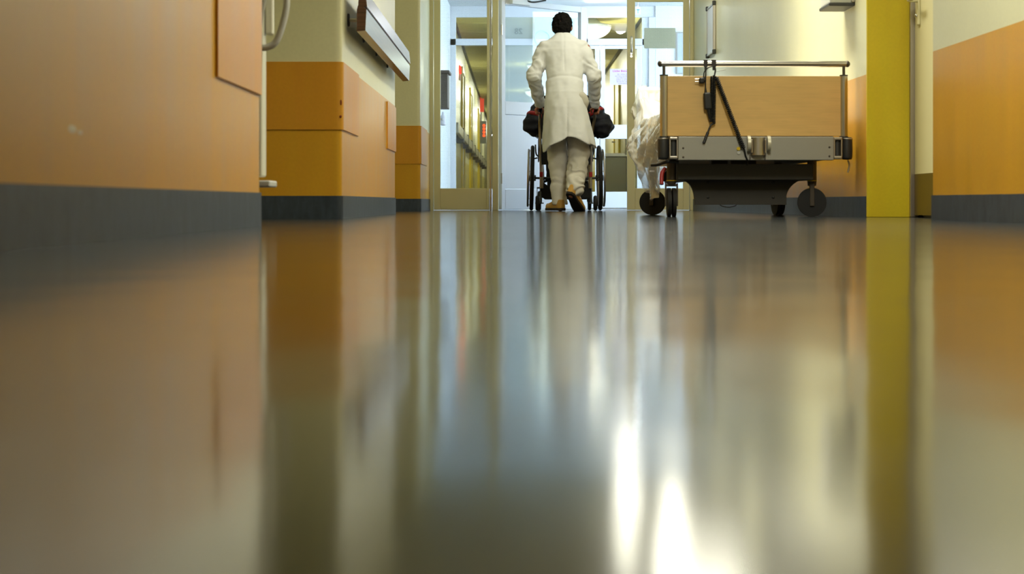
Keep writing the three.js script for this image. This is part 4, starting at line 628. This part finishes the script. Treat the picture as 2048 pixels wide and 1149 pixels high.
// ---------------------------------------------------------------- wheelchair; local x right, z back towards the person in the white coat
const WC = { d: 16.1, k: F / 16.1 };
{
  const cx = (1131.5 - VX) / WC.k, w = thing('wheelchair', 'black and chrome wheelchair pushed by the person in the white coat', 'wheelchair', [cx, 0, -WC.d], 0.0178);
  const R = 0.292;
  for (const s of [-1, 1]) {
    const tilt = (g) => { g.translate(0, -R, 0); g.rotateZ(s * 0.022); g.translate(s * 0.302, R + 0.001, 0); return norm(g); };
    const wheel = mesh('wheel', [tilt(torus(V(0, R, 0), R - 0.017, 0.017, 'x', 72, 12))], M.rubber, w);
    mesh('rim', [tilt(torus(V(0, R, 0), R - 0.036, 0.010, 'x', 72, 8))], M.steelRough, wheel);
    mesh('hand_rim', [tilt(torus(V(s * 0.034, R, 0), R - 0.042, 0.0095, 'x', 72, 10)), ...[0, 1, 2, 3, 4, 5].map((q) => { const a = q * Math.PI / 3 + 0.3, c = Math.cos(a) * (R - 0.04), sn = Math.sin(a) * (R - 0.04); return tilt(cyl(V(0, R + c, sn), V(s * 0.034, R + c, sn), 0.005, 0.005, 8)); })], M.steelRough, wheel);
    const sp = []; for (let q = 0; q < 24; q++) { const a = q * Math.PI / 12, c = Math.cos(a) * (R - 0.04), sn = Math.sin(a) * (R - 0.04); sp.push(tilt(cyl(V((q % 2 ? 1 : -1) * 0.02, R + Math.cos(a + 0.5) * 0.03, Math.sin(a + 0.5) * 0.03), V(0, R + c, sn), 0.0014, 0.0014, 5))); }
    mesh('spokes', sp, M.steel, wheel); mesh('hub', [tilt(cyl(V(-0.035, R, 0), V(0.035, R, 0), 0.026, 0.026, 24)), tilt(cyl(V(-s * 0.07, R, 0), V(0, R, 0), 0.01))], M.darkGrey, wheel);
    // anti-tip wheel behind, front caster before
    mesh('tip_wheel', [torus(V(s * 0.256, 0.068, 0.2), 0.05, 0.018, 'x', 36), cyl(V(s * 0.256 - 0.012, 0.068, 0.2), V(s * 0.256 + 0.012, 0.068, 0.2), 0.045)], M.rubber, w);
    mesh('tip_bar', [tube([[s * 0.225, 0.2, 0.02], [s * 0.225, 0.12, 0.1], [s * 0.225, 0.068, 0.2]], 0.009, 20), cyl(V(s * 0.2, 0.068, 0.2), V(s * 0.276, 0.068, 0.2), 0.005)], M.darkGrey, w);
    const fc = mesh('front_caster', [torus(V(s * 0.23, 0.09, -0.42), 0.074, 0.016, 'x', 36), cyl(V(s * 0.23 - 0.01, 0.09, -0.42), V(s * 0.23 + 0.01, 0.09, -0.42), 0.07)], M.rubber, w); mesh('caster_fork', [box(s * 0.23 - 0.024, 0.08, -0.40, s * 0.23 - 0.018, 0.21, -0.44), box(s * 0.23 + 0.018, 0.08, -0.40, s * 0.23 + 0.024, 0.21, -0.44), box(s * 0.23 - 0.024, 0.2, -0.38, s * 0.23 + 0.024, 0.215, -0.46)], M.darkGrey, fc);
    // side frame
    mesh('side_frame', [tube([[s * 0.215, 0.26, 0.06], [s * 0.215, 0.25, -0.2], [s * 0.215, 0.24, -0.44]], 0.0125, 24), tube([[s * 0.215, 0.47, 0.06], [s * 0.215, 0.475, -0.2], [s * 0.215, 0.48, -0.4], [s * 0.21, 0.44, -0.46], [s * 0.2, 0.2, -0.56]], 0.0125, 36), cyl(V(s * 0.215, 0.24, -0.4), V(s * 0.215, 0.48, -0.4), 0.012), cyl(V(s * 0.215, 0.2, 0.05), V(s * 0.215, 0.48, 0.05), 0.015)], M.steelRough, w);
    const hx = s < 0 ? (1079 - VX) * 15.68 / F - cx : (1190 - VX) * 15.68 / F - cx, hy = EYE + (VY - 221) * 15.68 / F;
    mesh('back_cane', tube([[s * 0.222, 0.2, 0.06], [s * 0.224, 0.45, 0.07], [s * 0.232, 0.7, 0.10], [hx, hy - 0.06, 0.15], [hx, hy - 0.01, 0.2], [hx, hy, 0.26], [hx, hy, 0.5]], 0.0125, 60), M.steelRough, w);
    mesh('grip', tube([[hx, hy, 0.3], [hx, hy, 0.4], [hx, hy, 0.51]], 0.0165, 12, 14), M.rubber, w);
    mesh('armrest', [box(s * 0.26, 0.655, 0.02, s * 0.205, 0.685, -0.3, 0.012), cyl(V(s * 0.232, 0.48, -0.27), V(s * 0.232, 0.66, -0.27), 0.011), cyl(V(s * 0.232, 0.48, 0), V(s * 0.232, 0.66, 0), 0.011)], M.black, w);
    mesh('side_guard', box(s * 0.245, 0.44, 0.03, s * 0.237, 0.65, -0.32, 0.003), M.black, w);
    mesh('brake', [tube([[s * 0.24, 0.49, -0.3], [s * 0.262, 0.52, -0.29], [s * 0.268, 0.6, -0.31]], 0.007, 16), cyl(V(s * 0.25, 0.48, -0.29), V(s * 0.29, 0.47, -0.27), 0.007)], M.darkGrey, w);
    tag(mesh('release_catch', box(s * 0.205, 0.3, 0.07, s * 0.235, 0.345, 0.09, 0.005), M.red, w), 'small red release catch');
    mesh('foot_rest', [tube([[s * 0.2, 0.44, -0.46], [s * 0.19, 0.25, -0.58], [s * 0.18, 0.13, -0.64]], 0.011, 20), box(s * 0.19, 0.11, -0.58, s * 0.03, 0.125, -0.74, 0.006)], M.darkGrey, w);
    mesh('cross_brace', cyl(V(s * 0.21, 0.25, -0.12), V(-s * 0.21, 0.46, -0.12), 0.0115), M.black, w);
  }
  mesh('axle_bar', [cyl(V(-0.22, 0.29, 0.04), V(0.22, 0.29, 0.04), 0.013), box(-0.2, 0.1, 0.02, 0.2, 0.17, -0.05, 0.02)], M.black, w);
  { const s = new THREE.Shape(); s.moveTo(-0.225, 0.27); s.lineTo(-0.225, 0.12); s.quadraticCurveTo(0, 0.09, 0.225, 0.12); s.lineTo(0.225, 0.27); s.quadraticCurveTo(0.12, 0.17, 0, 0.17); s.quadraticCurveTo(-0.12, 0.17, -0.225, 0.27); const g = new THREE.ExtrudeGeometry(s, { depth: 0.03, bevelEnabled: true, bevelSize: 0.004, bevelThickness: 0.004, bevelSegments: 2 }); g.translate(0, 0, 0.02); mesh('carry_pouch', g, M.darkCloth, w); }
  mesh('seat', box(-0.21, 0.475, 0.04, 0.21, 0.515, -0.4, 0.016), M.darkCloth, w);
  { const g = new THREE.BoxGeometry(0.43, 0.46, 0.03, 14, 14, 2), p = g.attributes.position; for (let i = 0; i < p.count; i++) p.setZ(i, p.getZ(i) + 0.03 * Math.cos(p.getX(i) / 0.215 * Math.PI / 2)); g.translate(0, 0.64, 0.08); g.computeVertexNormals(); mesh('backrest', g, M.darkCloth, w); }
}
// ---------------------------------------------------------------- passenger in the wheelchair, dark puffy jacket
{
  const fig = thing('person', 'seated person in a dark navy jacket with red trim, in the wheelchair', 'person');
  const d = 16.2, J = (px, py, dd) => at(px, py, dd), cx = (1131.5 - VX) / WC.k;
  const Q = (x, y, z) => V(cx + x, y, -d - z);
  const head = Q(0.0, 1.17, 0.1), neck = Q(0, 1.03, 0.04), shL = Q(-0.2, 0.95, 0.03), shR = Q(0.2, 0.95, 0.03), chest = Q(0, 0.88, 0.04), pel = Q(0, 0.6, 0.05), elL = J(1066, 252, 16.15), elR = J(1205, 254, 16.15), wrL = Q(-0.2, 0.72, 0.26), wrR = Q(0.2, 0.72, 0.26), hpL = Q(-0.1, 0.59, 0.08), hpR = Q(0.1, 0.59, 0.08), knL = Q(-0.12, 0.575, 0.48), knR = Q(0.12, 0.575, 0.48), anL = Q(-0.11, 0.2, 0.58), anR = Q(0.11, 0.2, 0.58), toL = Q(-0.11, 0.16, 0.72), toR = Q(0.11, 0.16, 0.72);
  const bl = [[head, neck, 0.05, 0.055], [neck, chest, 0.07, 0.1], [shL, shR, 0.055, 0.055], [chest, pel, 0.1, 0.12], [shL, elL, 0.045, 0.038], [elL, wrL, 0.038, 0.026], [shR, elR, 0.045, 0.038], [elR, wrR, 0.038, 0.026], [hpL, knL, 0.07, 0.05], [knL, anL, 0.045, 0.032], [hpR, knR, 0.07, 0.05], [knR, anR, 0.045, 0.032], [anL, toL, 0.032, 0.026], [anR, toR, 0.032, 0.026]];
  const look = V(0, -0.15, -1).normalize(), up = V(0, 1, -0.15).normalize(), hf = headField(head, look, up);
  const parts = [surfaceNets(bones(bl, 0.03), ...cells(bl.flatMap((b) => [b[0], b[1]]), 0.14), 0.014), surfaceNets((x, y, z) => smin(hf(x, y, z), cone(x, y, z, head, neck, 0.045, 0.052), 0.02), ...cells([head, neck], 0.15), 0.0055)];
  for (const [w, s] of [[wrL, -1], [wrR, 1]]) parts.push(surfaceNets(handField(w, V(w.x - s * 0.01, w.y - 0.03, w.z - 0.085), s), ...cells([w, V(w.x, w.y, w.z - 0.1)], 0.065), 0.004));
  mesh('body', parts, M.skin, fig);
  const hq = (x, y, z) => { const q = V(x - head.x, y - head.y, z - head.z), b = q.dot(up), g = q.dot(look); let v = ell(q.x, b, g, V(0, 0.024, -0.014), 0.085, 0.102, 0.1) - 0.005 * n3(x * 30, y * 30, z * 30); return Math.max(v, g - 0.05, -(b + 0.08)); };
  mesh('hair', surfaceNets(hq, ...cells([head], 0.16), 0.006), S('#6a6259', 0.7), fig);
  const jl = bones([[V(neck.x, neck.y - 0.02, neck.z), chest, 0.085, 0.15], [chest, pel, 0.15, 0.15], [shL, V(elL.x, elL.y + 0.03, elL.z), 0.085, 0.08], [elL, wrL, 0.088, 0.055], [shR, V(elR.x, elR.y + 0.03, elR.z), 0.085, 0.082], [elR, wrR, 0.098, 0.055]], 0.035);
  const puff = (x, y, z) => jl(x, y, z) - 0.007 * Math.sin(y * 70 + 3 * n3(x * 4, y * 4, z * 4)) - 0.008 * n3(x * 12, y * 12, z * 12);
  const jk = mesh('jacket', surfaceNets((x, y, z) => Math.max(puff(x, y, z), 0.5 - y), ...cells([neck, shL, shR, elL, elR, wrL, wrR, pel], 0.19), 0.009), M.navy, fig);
  // red bands round both upper sleeves
  for (const [a, b, r0, yy] of [[shR, elR, 0.096, 0.45], [shL, elL, 0.093, 0.62]]) { const c0 = a.clone().lerp(b, yy), dir = b.clone().sub(a).normalize(), g = new THREE.TorusGeometry(r0 - 0.012, 0.022, 10, 40); g.scale(1, 1, 0.9); g.applyQuaternion(new THREE.Quaternion().setFromUnitVectors(V(0, 0, 1), dir)); g.translate(c0.x, c0.y, c0.z); tag(mesh('sleeve_band', g, M.red, jk), 'red band on the dark sleeve'); }
  const tr = bones([[hpL, hpR, 0.1, 0.1], [hpL, knL, 0.085, 0.072], [knL, anL, 0.068, 0.055], [hpR, knR, 0.085, 0.072], [knR, anR, 0.068, 0.055]], 0.03);
  mesh('trousers', surfaceNets((x, y, z) => tr(x, y, z) - 0.005 * n3(x * 14, y * 14, z * 14), ...cells([hpL, hpR, knL, knR, anL, anR], 0.13), 0.011), M.darkCloth, fig);
  for (const [a, b] of [[anL, toL], [anR, toR]]) mesh('shoe', surfaceNets((x, y, z) => { const q = Math.max(cone(x, y, z, V(a.x, 0.165, a.z + 0.03), V(b.x, 0.16, b.z - 0.02), 0.042, 0.036), 0.128 - y); return q; }, ...cells([a, b], 0.1), 0.006), M.black, fig);
}

renderer.render(scene, camera);
